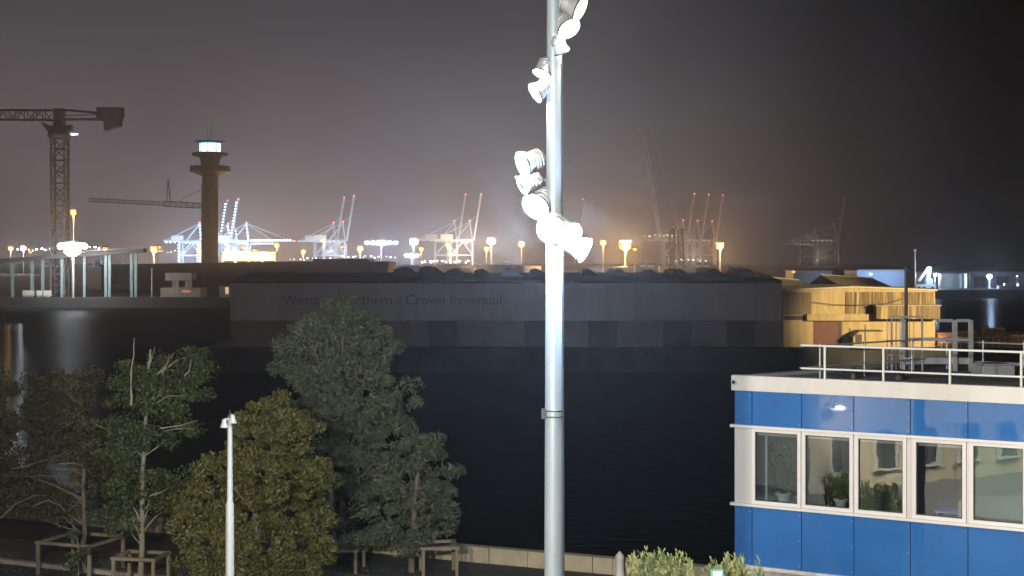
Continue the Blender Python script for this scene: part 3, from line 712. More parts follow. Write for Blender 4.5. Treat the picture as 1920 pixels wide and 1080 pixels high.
# wing of the house beside the camera: seen mirrored in the glossy panels and windows
HW = thing('house_wing', 'cream rendered house wing with dark windows, seen only mirrored in the office glass', 'house', (-9.6, 19.4, 0))
MB().box(-6, 0, -31, 0, 0, 8.5).build('wall', 'cream_wall', HW)
MB().box(-6.2, .25, -31.2, .2, 8.502, 8.8).build('roof', 'roof_tan', HW)
for fl in range(2):
    for k in range(6):
        y = -1.6 - k * 2.3; z = .75 + fl * 3.1
        wn = MB().box(.002, .08, y - .62, y - .5, z, z + 1.6).box(.002, .08, y + .5, y + .62, z, z + 1.6).box(.002, .08, y - .5, y + .5, z + 1.48, z + 1.6).box(.002, .14, y - .66, y + .66, z - .1, z - .002).build('window', 'white_paint', HW)
        MB().box(.002, .03, y - .498, y + .498, z, z + 1.478).box(.002, .06, y - .03, y + .03, z, z + 1.4).build('pane', 'dark_metal', wn)
wl = thing('wall_lamp', 'white floodlight on the house wing, mirrored as a bright spot in the blue panels', 'wall lamp', (-9.6, 18.7, 3.3))
MB().tube((0, 0, .1), (.75, 0, .12), .03).build('bracket', 'galv', wl)
MB().box(.62, .9, -.22, .22, .0, .10).build('housing', 'dark_metal', wl)
MB().box(.64, .88, -.20, .20, -.03, -.002).box(.902, .93, -.2, .2, .0, .09).build('lens', 'bulb_white', wl)
spot('wing_wall_fill', (-7.4, 18.9, 3.9), (-.62, -.75, -.22), 2600, (1.0, .88, .62), 110, .6, .1)  # spot added off the lamp, brightens the wing wall for its reflection
yl = thing('street_lamp', 'tall double headed street lamp added beside the camera, out of frame, lighting trees and office', 'street lamp', (-6.0, 5.5, 0))  # unseen key lamp added, placed clear of the wing's shadow
MB().path([(0, 0, 0), (0, 0, 5), (0, 0, 9.9)], [.11, .09, .07], 14).build('pole', 'galv', yl)
for sx in (-1, 1):
    MB().path([(0, 0, 9.85), (sx * .6, 0, 10.1), (sx * 1.2, 0, 10.12)], .04, 8).build('arm', 'galv', yl)
    hd = MB().box(sx * 1.5 - .35, sx * 1.5 + .35, -.16, .16, 10.05, 10.2).build('lamp_head', 'dark_metal', yl)
    MB().box(sx * 1.5 - .3, sx * 1.5 + .3, -.13, .13, 10.02, 10.048).build('lens', 'bulb_warm', hd)
    point('street_lamp_light', (-6.0 + sx * 1.5, 5.5, 9.75), 15800, (1.0, .93, .80), .25)

# ------------------------------------------------------------------ far quay: grey warehouse
WY = 148.75
def wx(px, Y=WY): return (px - CX) / FPX * Y
def wz(py, Y=WY): return CAMZ - (py - HY) / FPX * Y
WH = thing('warehouse', 'long low grey warehouse with faint dark lettering across the water', 'warehouse', (0, WY, 0))
x0, x1 = wx(432), wx(1466)
MB().box(x0, x1, .0, 24, wz(598), wz(531)).build('wall', 'ware_upper', WH)
MB().box(x0, x1, .15, 23.9, 0, wz(598) - .005).build('wall', 'ware_lower', WH)['label'] = 'darker brown lower storey'
MB().box(x0 - .1, x1, -.12, .14, wz(598) - .16, wz(598) - .006).build('ledge', 'ware_upper', WH)
MB().xz([(x0 - .2, wz(531)), (x1, wz(531)), (x1, wz(531) + .25), (x0 - .2, wz(531) + .25)], -.15, 24).build('eaves', 'shed_dark', WH)
rr_ = MB(); zE = wz(531) + .252
rr_._add([(x0, .2, zE), (x1, .2, zE), (x1, 12, zE + .75), (x0, 12, zE + .75), (x0, 23.8, zE), (x1, 23.8, zE)], [(0, 1, 2, 3), (3, 2, 5, 4), (0, 3, 4), (1, 5, 2)])
rr_.build('roof', 'shed_dark', WH)
for k, px in enumerate([742, 788, 838, 888, 940, 990, 1084, 1140, 1196, 1250, 1312, 1372]):
    a = wx(px, 160); s = rng.uniform(.85, 1.15)
    MB().xz([(a, zE + .3), (a + .25, zE + 1.15 * s), (a + .9, zE + 1.32 * s), (a + 1.3 * s, zE + 1.2 * s), (a + 2.5 * s, zE + .3)], 6, 16).build('roof_monitor', 'shed_dark', WH)
for px in (700, 830, 1010, 1130, 1270, 1390):
    MB().box(wx(px) - 1.5, wx(px) + 1.5, .1, .148, 0, 2.7).build('door', 'ware_door', WH)
for s_, px0, px1 in (('Western Northern - Crown Ironmoul', 530, 940),):
    cu = bpy.data.curves.new('lettering', 'FONT'); cu.body = s_; cu.size = 1.0; cu.extrude = .02
    tmp = bpy.data.objects.new('lettering', cu); COL.objects.link(tmp)
    me = bpy.data.meshes.new_from_object(tmp.evaluated_get(bpy.context.evaluated_depsgraph_get())); bpy.data.objects.remove(tmp)
    lo = bpy.data.objects.new('lettering', me); COL.objects.link(lo); xsv = [v.co.x for v in me.vertices]
    sc = (wx(px1) - wx(px0)) / (max(xsv) - min(xsv))
    lo.location = (wx(px0), -.03, wz(571)); lo.rotation_euler = (R(90), 0, 0); lo.scale = (sc, sc, 1); lo.parent = WH
    me.materials.clear(); me.materials.append(M['letter'])

# ochre building beside it
OY = 148.4
OC = thing('ochre_building', 'weathered ochre harbour building with stained boarding and a dull red door', 'building', (0, OY, 0))
def ox(px): return (px - CX) / FPX * OY
def oz(py): return CAMZ - (py - HY) / FPX * OY
oa, ob_ = ox(1469), ox(1754)
MB().box(oa, ob_, .15, 14, 0, oz(600)).build('wall', 'ochre', OC)
MB().xz([(oa, oz(600) + .003), (ob_, oz(600) + .003), (ob_, oz(546)), (ox(1600), oz(540)), (oa, oz(546))], .16, 14).build('wall', 'ochre', OC)['label'] = 'upper storey wall of panels'
MB().box(oa + .15, ox(1522), .08, .155, oz(590), oz(548)).build('boarding', 'mesh_brown', OC)
bd = MB(); xx = ox(1586)
while xx < ob_ - .3:
    wd = rng.uniform(.35, .6); bd.box(xx, min(xx + wd - .03, ob_ - .1), .09 + rng.uniform(-.03, .03), .157, oz(588), oz(547.5)); xx += wd
bd.build('boarding', 'ochre_stain', OC)
MB().xz([(oa - .15, oz(545.5)), (ox(1600), oz(539.5)), (ob_ + .2, oz(545.5)), (ob_ + .2, oz(542.5)), (ox(1600), oz(536.5)), (oa - .15, oz(542.5))], -.1, 14.3).build('eaves', 'cream_wall', OC)
MB().box(ox(1512), ox(1636), -.35, .145, oz(601), oz(589)).build('canopy', 'ochre', OC)
MB().box(ox(1471), ox(1510), .12, .149, oz(600), oz(592)).build('strip_window', 'dark_metal', OC)
MB().box(ox(1526), ox(1573), .10, .148, .05, oz(602)).build('door', 'red_door', OC)
MB().box(ox(1573) + .01, ox(1579), .05, .148, 0, oz(602)).build('door_jamb', 'dark_metal', OC)
an = MB().box(ox(1637), ox(1753) + .12, -1.4, .14, oz(597), oz(573)).build('annex', 'ochre_stain', OC)
MB().box(ox(1635), ox(1754) + .2, -1.5, .08, oz(573) + .003, oz(571)).build('annex_roof', 'roof_tan', an)
MB().box(ox(1723), ox(1753), -1.46, -1.402, oz(596), oz(574)).build('boarding', 'mesh_brown', an)
pc = MB().xz([(ox(1592), 0), (ox(1646), 0), (ox(1646), oz(620)), (ox(1604), oz(620)), (ox(1592), oz(631))], -1.8, -.05).build('porch', 'ochre', OC)
MB().xz([(ox(1590), oz(631)), (ox(1604), oz(619.5)), (ox(1647), oz(619.5)), (ox(1647), oz(618)), (ox(1603), oz(618)), (ox(1589), oz(630))], -1.95, -.05).build('porch_roof', 'dark_metal', pc)
MB().box(ox(1596), ox(1608), -1.83, -1.802, .6, 1.4).box(ox(1613), ox(1615), -1.83, -1.802, .0, 2.4).build('porch_opening', 'dark_metal', pc)
ca = MB(); ca.path([(ox(1522), -.2, oz(566)), (ox(1560), -.3, oz(571)), (ox(1610), -.3, oz(572)), (ox(1660), -.3, oz(569)), (ox(1692), -.3, oz(560))], .03, 5); ca.build('cable', 'dark_metal', OC)
# two pitched roof sheds behind it
for a, b, y0, y1, lb in ((1430, 1548, 519, 540, 'pitched tan roof shed behind the left of the ochre building'), (1550, 1690, 516, 541, 'pitched tan roof shed behind the right of the ochre building')):
    Ys = 166.0; xa, xb = wx(a, Ys), wx(b, Ys)
    s_ = thing('roofed_shed', lb, 'shed', (0, Ys, 0))
    MB().box(xa + .5, xb - .3, .3, 12, 0, wz(y1 + 5, Ys)).build('wall', 'ochre', s_)
    za, zb = wz(y0, Ys), wz(y1, Ys) - .3
    MB()._add([(xa, 3.2, za), (xb - 2.4, 3.2, za - .45), (xb, -.5, zb), (xa + 2.6, -.5, zb), (xa - .2, 12.5, zb), (xb - .2, 12.5, zb)], [(3, 2, 1, 0), (0, 1, 5, 4), (1, 2, 5), (0, 4, 3)]).build('roof', 'roof_tan', s_)
    MB().bar((xa, 3.2, za + .06), (xb - 2.4, 3.2, za - .39), .16, .12).build('ridge_cap', 'cream_wall', s_)
# clutter on the pier right of the ochre building
for i, (px, Yc, wd, hh, m, lb) in enumerate([(1778, 150.5, 2.6, 1.4, 'cont_red', 'rusty dark crate against the ochre building end'), (1815, 151, 2.2, 1.5, 'mesh_brown', 'brown crate right of the rusty crate on the pier'), (1862, 150, 2.1, 1.9, 'mesh_brown', 'tallest brown crate on the pier behind the roof rail'), (1912, 151, 2.0, 1.1, 'mesh_brown', 'low crate farthest along the pier at the frame edge')]):
    t_ = thing('crate', lb, 'crate', (wx(px, Yc), Yc, 0), rng.uniform(-.2, .2), 'crates on the pier')
    MB().box(-wd / 2, wd / 2, -.9, .9, .12, hh).build('body', m, t_, .03)
    b_ = MB()
    for k in range(3): b_.box(-wd / 2 - .04, wd / 2 + .04, -.94, -.902, .2 + k * (hh - .4) / 2, .32 + k * (hh - .4) / 2)
    b_.build('batten', 'wood', t_); MB().box(-wd / 2, wd / 2, -.8, .8, 0, .118).build('skid', 'wood', t_)
pf = thing('pier_fence', 'low steel fence along the pier edge lit orange at the right', 'fence', (0, 147.6, 0))
for k in range(15): MB().tube((wx(1765 + k * 12, 147.6), 0, 0), (wx(1765 + k * 12, 147.6), 0, 1.05), .035, n=6).build('post', 'galv', pf)
for z in (.55, 1.05): MB().tube((wx(1760, 147.6), 0, z), (wx(1940, 147.6), 0, z), .03, n=6).build('rail', 'galv', pf)
# sodium lamp on the pier just outside the frame that colours the ochre building
sl = thing('street_lamp', 'sodium street lamp on the pier colouring the ochre building', 'street lamp', (wx(2075, 148), 147.8, 0))
MB().path([(0, 0, 0), (0, 0, 8), (-.2, 0, 8.6), (-1.3, 0, 8.8)], [.09, .07, .06, .05], 10).build('pole', 'galv', sl)
MB().box(-2.0, -1.3, -.16, .16, 8.70, 8.88).build('housing', 'dark_metal', sl); MB().box(-1.95, -1.35, -.13, .13, 8.66, 8.698).build('lens', 'bulb_orange', sl)
point('street_lamp_light', (sl.location.x - 1.6, 146.6, 8.5), 2600, (1.0, .60, .18), .2)
# sodium lamp added out of frame in the basin to light the ochre building
basin_lamp = thing('street_lamp', 'sodium lamp added out of frame in the basin, lighting the ochre building', 'street lamp', (51.5, 118, -4))
MB().path([(0, 0, 0), (0, 0, 13)], [.3, .2], 10).build('pole', 'quay', basin_lamp)
MB().box(-.6, .6, -.3, .5, 13.0, 13.3).build('housing', 'dark_metal', basin_lamp); MB().box(-.5, .5, .502, .54, 13.02, 13.28).build('lens', 'bulb_orange', basin_lamp)
spot('street_lamp_light', (basin_lamp.location.x, 118.7, 9.2), (-.40, .91, -.18), 90000, (1.0, .77, .42), 30, .6, .25)

# ------------------------------------------------------------------ harbour control tower
TY = 500.0
def tx(px, Y=TY): return (px - CX) / FPX * Y
def tz(py, Y=TY): return CAMZ - (py - HY) / FPX * Y
TW = thing('control_tower', 'tall dark concrete harbour control tower with a lit glass cabin on top', 'tower', (tx(394), TY, 0))
s5 = TY / FPX
MB().lathe([(15.5 * s5, 0), (15 * s5, tz(326))], 10, smooth=False).build('shaft', 'conc_tower', TW)
MB().lathe([(16 * s5, tz(330)), (38 * s5, tz(322)), (38 * s5, tz(312)), (33 * s5, tz(311)), (18 * s5, tz(310))], 16, smooth=False).build('gallery', 'conc_tower', TW)
MB().lathe([(17 * s5, tz(311)), (19 * s5, tz(298)), (22 * s5, tz(294)), (34 * s5, tz(292)), (34 * s5, tz(287)), (30 * s5, tz(286))], 16, smooth=False).build('upper_gallery', 'conc_tower', TW)
MB().lathe([(20 * s5, tz(286.5)), (20 * s5, tz(269))], 8, smooth=False).build('cabin_glass', 'room_glow', TW)
for k in range(8):
    a = 2 * math.pi * k / 8; MB().bar((20.4 * s5 * math.cos(a), 20.4 * s5 * math.sin(a), tz(286.5)), (20.4 * s5 * math.cos(a), 20.4 * s5 * math.sin(a), tz(269)), .2).build('mullion', 'conc_tower', TW)
MB().lathe([(21 * s5, tz(269) + .005), (29 * s5, tz(267)), (29 * s5, tz(265)), (4 * s5, tz(263))], 16, smooth=False).build('roof', 'conc_tower', TW)
for dx_, h in ((-4, 6), (2, 9)): MB().tube((dx_ * s5, 0, tz(264)), (dx_ * s5, 0, tz(264) + h * s5 * 3), .12, n=6).build('aerial', 'lattice', TW)

# ------------------------------------------------------------------ tower crane at the left
def lattice(mb, p, q, wd, step, r, side=None):
    p, q = Vector(p), Vector(q); d = (q - p).normalized()
    u = d.cross(Vector((0, 1, 0))).normalized() * wd / 2 if side is None else side.normalized() * wd / 2
    v = d.cross(u).normalized() * wd / 2
    n = max(2, int((q - p).length / step)); ch = [u + v, u - v, -u - v, -u + v]
    for c in ch: mb.bar(p + c, q + c, r)
    for k in range(n):
        a, b = p.lerp(q, k / n), p.lerp(q, (k + 1) / n)
        for i in range(4):
            c, e = ch[i], ch[(i + 1) % 4]
            mb.bar(a + c, b + e, r * .6) if k % 2 else mb.bar(a + e, b + c, r * .6)
            mb.bar(b + c, b + e, r * .6)
CY = 352.0
def kx(px, Y=CY): return (px - CX) / FPX * Y
def kz(py, Y=CY): return CAMZ - (py - HY) / FPX * Y
TC = thing('tower_crane', 'large dark tower crane with hanging counterweights above the white floodlight', 'crane', (kx(112), CY, 0))
def kl(px, py): return Vector((kx(px) - TC.location.x, 0, kz(py)))
mm_ = MB(); lattice(mm_, (0, 0, 0), (0, 0, kz(258)), 3.3, 2.6, .42); mm_.build('mast', 'lattice', TC)
MB().lathe([(2.4, kz(260)), (2.9, kz(256)), (2.9, kz(250)), (2.2, kz(240)), (2.0, kz(236))], 14).build('slewing_ring', 'lattice', TC)
MB().xz([(kl(78, 0).x, kz(228)), (kl(100, 0).x, kz(240)), (kl(100, 0).x, kz(252)), (kl(94, 0).x, kz(250))], -1.2, 1.2).build('jib_foot', 'lattice', TC)
MB().box(kl(103, 0).x, kl(120, 0).x, -1.3, 1.3, kz(238), kz(204)).build('tower_head', 'lattice', TC)
j = MB(); lattice(j, (kl(100, 0).x, 0, kz(216)), (kl(-190, 0).x, 0, kz(214)), 2.4, 2.2, .30)
j.build('jib', 'lattice', TC)
cj = MB(); cj.box(kl(120, 0).x, kl(200, 0).x, -1.0, 1.0, kz(226), kz(222)); cj.bar((kl(108, 0).x, 0, kz(205)), (kl(186, 0).x, 0, kz(212)), .5); cj.bar((kl(120, 0).x, -.9, kz(218)), (kl(190, 0).x, -.9, kz(215)), .22); cj.build('counter_jib', 'lattice', TC)
MB().box(kl(184, 0).x, kl(230, 0).x, -1.6, 1.6, kz(221), kz(202)).build('winch_house', 'ballast', TC)
MB().xz([(kl(196, 0).x, kz(221) - .02), (kl(228, 0).x, kz(221) - .02), (kl(226, 0).x, kz(237)), (kl(198, 0).x, kz(245))], -1.4, 1.4).build('counterweight', 'ballast', TC)
MB().box(kl(126, 0).x, kl(137, 0).x, -1.4, .2, kz(247), kz(235)).build('operator_cab', 'lattice', TC)
MB().box(kl(134, 0).x, kl(146, 0).x, -.8, .2, kz(253), kz(250.5)).build('work_lamp', glow('crane_cab_lamp', (1, .97, .92), 3), TC)
spot('tower_crane_light', (kx(137), CY - .5, kz(253)), (.15, 0, 1), 30000, (1, .96, .92), 120, .6, .3)
# farther slim crane left of the control tower
FY = 640.0
FC = thing('tower_crane', 'slender far tower crane whose long jib reaches left from behind the control tower', 'crane', (kx(383, FY), FY, 0))
fm = MB(); lattice(fm, (0, 0, 0), (0, 0, kz(345, FY)), 2.0, 3, .3); fm.build('mast', 'lattice', FC)
def fl(px): return kx(px, FY) - FC.location.x
fj = MB(); lattice(fj, (fl(383), 0, kz(386, FY)), (fl(308), 0, kz(382, FY)), 2.2, 2.5, .40); lattice(fj, (fl(308), 0, kz(382, FY)), (fl(168), 0, kz(375, FY)), 1.5, 2.5, .28); fj.build('jib', 'lattice', FC)
fp = MB(); fp.bar((fl(312), 0, kz(380, FY)), (fl(315), 0, kz(336, FY)), .4); fp.bar((fl(320), 0, kz(380, FY)), (fl(315), 0, kz(336, FY)), .4); fp.build('jib_post', 'lattice', FC)
MB().bar((fl(330), 0, kz(380, FY)), (0, 0, kz(352, FY)), .2).build('tie_bar', 'lattice', FC)

# ------------------------------------------------------------------ container cranes of the terminals
def crane(name, label, px_w, D, up, scale=1.0, lit=True, yaw=0.0, lights='bulb_bead', beads=True, group='container cranes along the terminals', beacons=True):
    """x = boom direction over the ship, y = along the rails. Origin on the ground under the waterside legs."""
    base = Vector(((px_w - CX) / FPX * D, D, 0)); t = thing(name, label, 'crane', base, yaw, group); t.scale = (scale,) * 3
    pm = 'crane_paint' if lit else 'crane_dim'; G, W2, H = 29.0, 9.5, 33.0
    for x in (0, -G):
        for y in (-W2, W2): MB().bar((x, y, 1.2), (x, y, H), 1.9).build('leg', pm, t)
    b = MB()
    for x in (0, -G):
        b.bar((x, -W2 - 3, 2.0), (x, W2 + 3, 2.0), 1.6); b.bar((x, -W2, H - 1), (x, W2, H - 1), 1.8); b.bar((x, -W2, 15), (x, W2, 15), 1.2)
    for y in (-W2, W2):
        b.bar((-G, y, 15), (0, y, 15), 1.4); b.bar((-G, y, 15.5), (-G * .45, y, H - 1), 1.1); b.bar((-G * .45, y, H), (0, y, 15.5), .9)
        b.bar((-G, y, H), (0, y, H), 1.6)
    b.build('portal_beam', pm, t)
    g_ = MB()
    for y in (-3, 3): g_.bar((-G - 24, y, H + 2), (1.5, y, H + 2), 1.0, 2.2)
    for k in range(9): g_.bar((-G - 23 + k * 6.2, -3, H + 2), (-G - 23 + k * 6.2, 3, H + 2), .7)
    g_.build('girder', pm, t)
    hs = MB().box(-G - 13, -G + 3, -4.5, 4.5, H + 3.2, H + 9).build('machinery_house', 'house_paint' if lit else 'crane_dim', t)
    MB().box(-G - 13.4, -G + 3.4, -4.8, 4.8, H + 9.01, H + 9.6).build('house_roof', pm, hs)
    a = MB()
    for y in (-4, 4):
        a.bar((0, y, H + 2), (-3.5, y * .4, 59), 1.3); a.bar((-G * .75, y, H + 3), (-3.5, y * .4, 58.5), .8)
    a.bar((-3.5, -2.5, 59), (-3.5, 2.5, 59), 1.6); a.bar((-1.6, -3, 47), (-1.6, 3, 47), .9); a.build('apex_frame', pm, t)
    Lb = 60.0; ang = R(81) if up else R(0)
    d = Vector((math.cos(ang), 0, math.sin(ang))); o = Vector((1.8, 0, H + 2))
    bm_ = MB()
    for y in (-2.6, 2.6): bm_.bar(o + Vector((0, y, 0)), o + d * Lb + Vector((0, y, 0)), 1.9, 2.2)
    n = 12
    for k in range(n):
        p, q = o + d * Lb * k / n, o + d * Lb * (k + 1) / n
        bm_.bar(p + Vector((0, -2.6, 0)), p + Vector((0, 2.6, 0)), 1.0); bm_.bar(p + Vector((0, -2.6, 0)), q + Vector((0, 2.6, 0)), .8)
    bm_.bar(o + d * Lb + Vector((0, -2.6, 0)), o + d * Lb + Vector((0, 2.6, 0)), 1.1)
    boom = bm_.build('boom', pm, t)
    st = MB(); ap = Vector((-3.5, 0, 59.3))
    for y in (-2, 2):
        st.bar(ap + Vector((0, y, 0)), (-G - 21, y, H + 3), .4); st.bar(ap + Vector((0, y, 0)), (-G - 8, y, H + 9), .35)
        if not up: st.bar(ap + Vector((0, y, 0)), o + d * 30 + Vector((0, y, 1)), .4); st.bar(ap + Vector((0, y, 0)), o + d * 55 + Vector((0, y, 1)), .4)
        else: st.bar(ap + Vector((0, y, 0)), o + d * 34 + Vector((0, y, 0)), .35)
    st.build('stays', pm, t)
    MB().box(-9, -6, -2.8, 1.2, H - 3.6, H + .8).build('operator_cab', 'house_paint' if lit else 'crane_dim', t)
    def bulb(p, r=.9): MB().cbox(p, (r, r, r * .8)).build('work_lamp', lights, t)
    if beads:
        for k in range(13): bulb(o + d * (3 + k * 4.4) + Vector((-1.4 if up else 0, -3.6, .0 if up else 1.4)), 1.9)
        for x in (0, -G):
            for k in range(7): bulb((x - 1.3, -W2 - .4, 3.5 + k * 4.3), 1.8)
        for k in range(8): bulb((-G - 20 + k * 6, -3.8, H + .2), 1.9)
        for k in range(5): bulb((-.4 - k * .7, -4.6 + k * .5, H + 5 + k * 4.6), 1.7)
    else:
        for k in range(5): bulb((-G - 4 + k * 6, -5.2, H + 1.2 + (k % 2) * .6), 1.0)
        bulb((-G, -W2 - 1, 8)); bulb((0, -W2 - 1, 10), .8)
    for p in ((o + d * (Lb + 1.2), ap + Vector((0, 0, 1.3))) if beacons else ()): MB().cbox(p, (1.3, 1.3, 1.3)).build('beacon', 'bulb_red', t)
    return t
crane('container_crane', 'bright bluish container crane immediately left of the control tower', 379, 2000, True)
crane('container_crane', 'beaded container crane with raised boom just right of the control tower', 412, 2100, True)
crane('container_crane', 'container crane with the second raised boom right of the control tower', 432, 2050, True)
crane('container_crane', 'container crane whose lit boom is lowered far to the right', 467, 2000, False)
crane('container_crane', 'shorter lowered boom container crane in front of the long lowered boom', 446, 2200, False, .93)
crane('container_crane', 'left crane of the pair with pale raised booms right of the orange strip', 630, 2000, True, lights='bulb_dim', beads=False)
crane('container_crane', 'right crane of the pair with pale raised booms right of the orange strip', 648, 1950, True, lights='bulb_dim', beads=False)
crane('container_crane', 'left raised boom crane behind the white tanks', 857, 1950, True, 1.02, lights='bulb_dim', beads=False)
crane('container_crane', 'right raised boom crane behind the white tanks', 886, 1900, True, lights='bulb_dim', beads=False)
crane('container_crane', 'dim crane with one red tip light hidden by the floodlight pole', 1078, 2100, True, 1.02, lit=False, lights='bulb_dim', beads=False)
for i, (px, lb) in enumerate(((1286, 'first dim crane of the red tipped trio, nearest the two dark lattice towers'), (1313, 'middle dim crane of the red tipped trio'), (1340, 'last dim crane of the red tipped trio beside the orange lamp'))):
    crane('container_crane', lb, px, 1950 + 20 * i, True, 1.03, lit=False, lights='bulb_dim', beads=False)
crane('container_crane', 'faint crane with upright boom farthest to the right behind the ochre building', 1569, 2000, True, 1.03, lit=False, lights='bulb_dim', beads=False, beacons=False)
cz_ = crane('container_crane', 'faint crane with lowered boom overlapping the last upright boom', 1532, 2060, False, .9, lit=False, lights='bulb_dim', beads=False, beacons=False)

# crawler crane with long thin boom, and two dark lattice towers
CC = thing('crawler_crane', 'crawler crane with a long thin pale boom leaning left above the orange lamp', 'crane', (kx(1246, 800), 800, 0))
cb_ = MB(); Pb = Vector((0, 0, 4)); Qb = Vector((kx(1208, 800) - kx(1246, 800), 0, kz(252, 800))); lattice(cb_, Pb, Qb, 1.5, 3, .28, Vector((0, 1, 0))); cb_.build('boom', 'crane_paint', CC)
MB().bar(Qb, Qb + Vector((-3.5, 0, 3.5)), .5).bar(Qb, Qb + Vector((4.5, 0, 4)), .4).build('boom_head', 'crane_paint', CC)
MB().bar(Qb + Vector((4.5, 0, 4)), (8, 0, 24), .16).bar((8, 0, 24), (7, 0, 5), .3).build('backstay', 'crane_paint', CC)
MB().box(-3, 8, -2.2, 2.2, 2.0, 5.5).build('cab_body', 'house_paint', CC)
for y in (-3.2, 3.2): MB().box(-5, 6, y - .7, y + .7, 0, 1.9).build('crawler_track', 'dark_metal', CC)
for px, lb in ((1260, 'left of the two dark lattice towers near the dim cranes'), (1279, 'right of the two dark lattice towers near the dim cranes')):
    tt = thing('lattice_tower', lb, 'tower', (kx(px, 620), 620, 0), 0, 'dark lattice towers')
    q = MB(); lattice(q, (0, 0, .5), (0 if px < 1270 else -.9, 0, kz(432, 620)), 2.0, 2.6, .45); q.build('mast', 'lattice', tt)
    MB().box(-1.8, 1.8, -1.8, 1.8, 0, .6).build('base', 'lattice', tt); MB().box(-1.5, 1.2, -1.3, 1.3, kz(432, 620) + .02, kz(429, 620)).build('platform', 'lattice', tt)

# ------------------------------------------------------------------ light masts across the port
def mast(label, px, py, D, bulb, size, power=0, col=WHITE, n=1, pr=.12, group='light masts across the port', polem='galv', spread=1.1, aim=None):
    p = at(px, py, D); t = thing('light_mast', label, 'light mast', (p.x, D, 0), 0, group)
    H = p.z; r = max(pr, D * .00022)
    MB().path([(0, 0, 0), (0, 0, H * .6), (0, 0, H - size * .3)], [r * 1.3, r, r * .8], 8).build('pole', polem, t)
    if n > 1: MB().box(-size * spread * (n - 1) / 2 - size * .4, size * spread * (n - 1) / 2 + size * .4, -.1 * size, .12 * size, H - size * .42, H - size * .30).build('crossbar', polem, t)
    for k in range(n):
        x = (k - (n - 1) / 2) * size * spread
        h = MB().xz([(x - size * .5, H + size * .32), (x + size * .5, H + size * .32), (x + size * .42, H + size * .52), (x - size * .42, H + size * .52)], -size * .35, size * .35).build('lamp_head', 'dark_metal', t)
        MB().lathe([(size * .16, H - size * .29), (size * .42, H - size * .1), (size * .45, H + size * .15), (size * .3, H + size * .31)], 12, Matrix.Translation((x, 0, 0))).build('bulb', bulb, h)  # bulbs oversized, so the lamp glare is built into their shape
    if power: point('mast_light', (p.x, D - size * .8 - .3, H - size * .1), power * .5, col, max(.3, size * .4))
    return t
mast('dazzling white floodlight mast by the raised walkway at the left', 136, 470, 338, 'bulb_white', 4.4, 22000, WHITE)
crown = [o for o in COL.objects if o.get('label', '').startswith('dazzling white floodlight mast')][0]
hc = at(136, 470, 338).z
cr = MB().lathe([(2.6, hc + 1.7), (3.1, hc + 1.75), (3.1, hc + 1.95), (2.6, hc + 2.0)], 20, cap=False).build('glare_ring', 'galv', crown)
for k in range(10):
    a_ = 2 * math.pi * k / 10; c_ = Vector((2.9 * math.cos(a_), 2.9 * math.sin(a_), hc + 1.0))
    MB().lathe([(.05, .62), (.5, .45), (.62, 0), (.45, -.42), (.05, -.6)], 12, Matrix.Translation(c_)).build('bulb', 'bulb_white', cr)  # ring of bulbs added to widen the lamp's glare
mast('single orange lamp on a high post just above the dazzling white mast', 138, 400, 343, 'bulb_orange', 1.6, 9000, SODIUM, polem='house_paint')
mast('orange lamp right of the dazzling white mast over the walkway roof', 197, 467, 520, 'bulb_orange', 2.0, 0, SODIUM)
mast('brighter orange lamp past the walkway end', 289, 470, 700, 'bulb_orange', 3.6, 100000, SODIUM)
mast('smaller orange lamp touching the brighter one past the walkway end', 298, 464, 760, 'bulb_orange', 2.4, 0, SODIUM)
mast('orange lamp overlapping the crane legs left of the control tower', 374, 472, 900, 'bulb_orange', 3.4, 40000, SODIUM)
mast('first small orange lamp above the glaring orange strip', 455, 463, 850, 'bulb_orange', 2.6, 0, SODIUM)
mast('second small orange lamp above the glaring orange strip', 478, 470, 800, 'bulb_orange', 2.6, 0, SODIUM)
mast('highest orange lamp at the right end of the glaring orange strip', 519, 461, 830, 'bulb_orange', 3.0, 40000, SODIUM)
mast('left orange lamp under the pale raised booms', 569, 473, 1000, 'bulb_orange', 3.2, 60000, SODIUM)
mast('orange yellow lamp close to the machinery house of the pale booms', 607, 452, 1300, 'bulb_orange', 4.6, 90000, SODIUM)
mast('tan lamp column between the pale raised boom cranes', 642, 463, 1300, 'bulb_orange', 3.4, 0, SODIUM)
mast('orange lamp between the pale boom cranes and the blue white light bank', 675, 468, 1100, 'bulb_orange', 5.0, 90000, SODIUM)
mast('wide bank of blue white floodlights on one mast', 715, 455, 1100, 'bulb_cool', 4.0, 230000, (.45, .62, 1), 6)
mast('lower blue white floodlight pair left of the tank cranes', 772, 479, 1250, 'bulb_cool', 4.4, 100000, COOL, 3)
mast('strong white lamp left of the tank cranes', 776, 455, 1200, 'bulb_white', 7.5, 170000, WHITE)
mast('orange lamp column between the strong white lamp and the tanks', 790, 468, 1000, 'bulb_orange', 3.4, 40000, SODIUM)
mast('orange column lamp among the legs of the tank cranes', 840, 461, 1250, 'bulb_orange', 4.2, 80000, SODIUM)
mast('strong white lamp right of the tank cranes', 921, 454, 1150, 'bulb_white', 7.0, 190000, (1, .9, .82))
mast('small orange lamp tucked under the strong white lamp right of the tank cranes', 912, 468, 1000, 'bulb_orange', 3.6, 60000, SODIUM)
mast('lone orange lamp between the white lamp and the floodlight pole', 978, 459, 900, 'bulb_orange', 4.0, 90000, SODIUM)
mast('orange lamp nearest the right side of the floodlight pole', 1131, 457, 800, 'bulb_orange', 3.6, 70000, SODIUM)
mast('biggest and brightest orange lamp right of the floodlight pole', 1172, 463, 560, 'bulb_orange', 5.0, 260000, SODIUM)
mast('short orange lamp at the shoulder of the brightest orange lamp', 1190, 468, 600, 'bulb_orange', 1.8, 0, SODIUM)
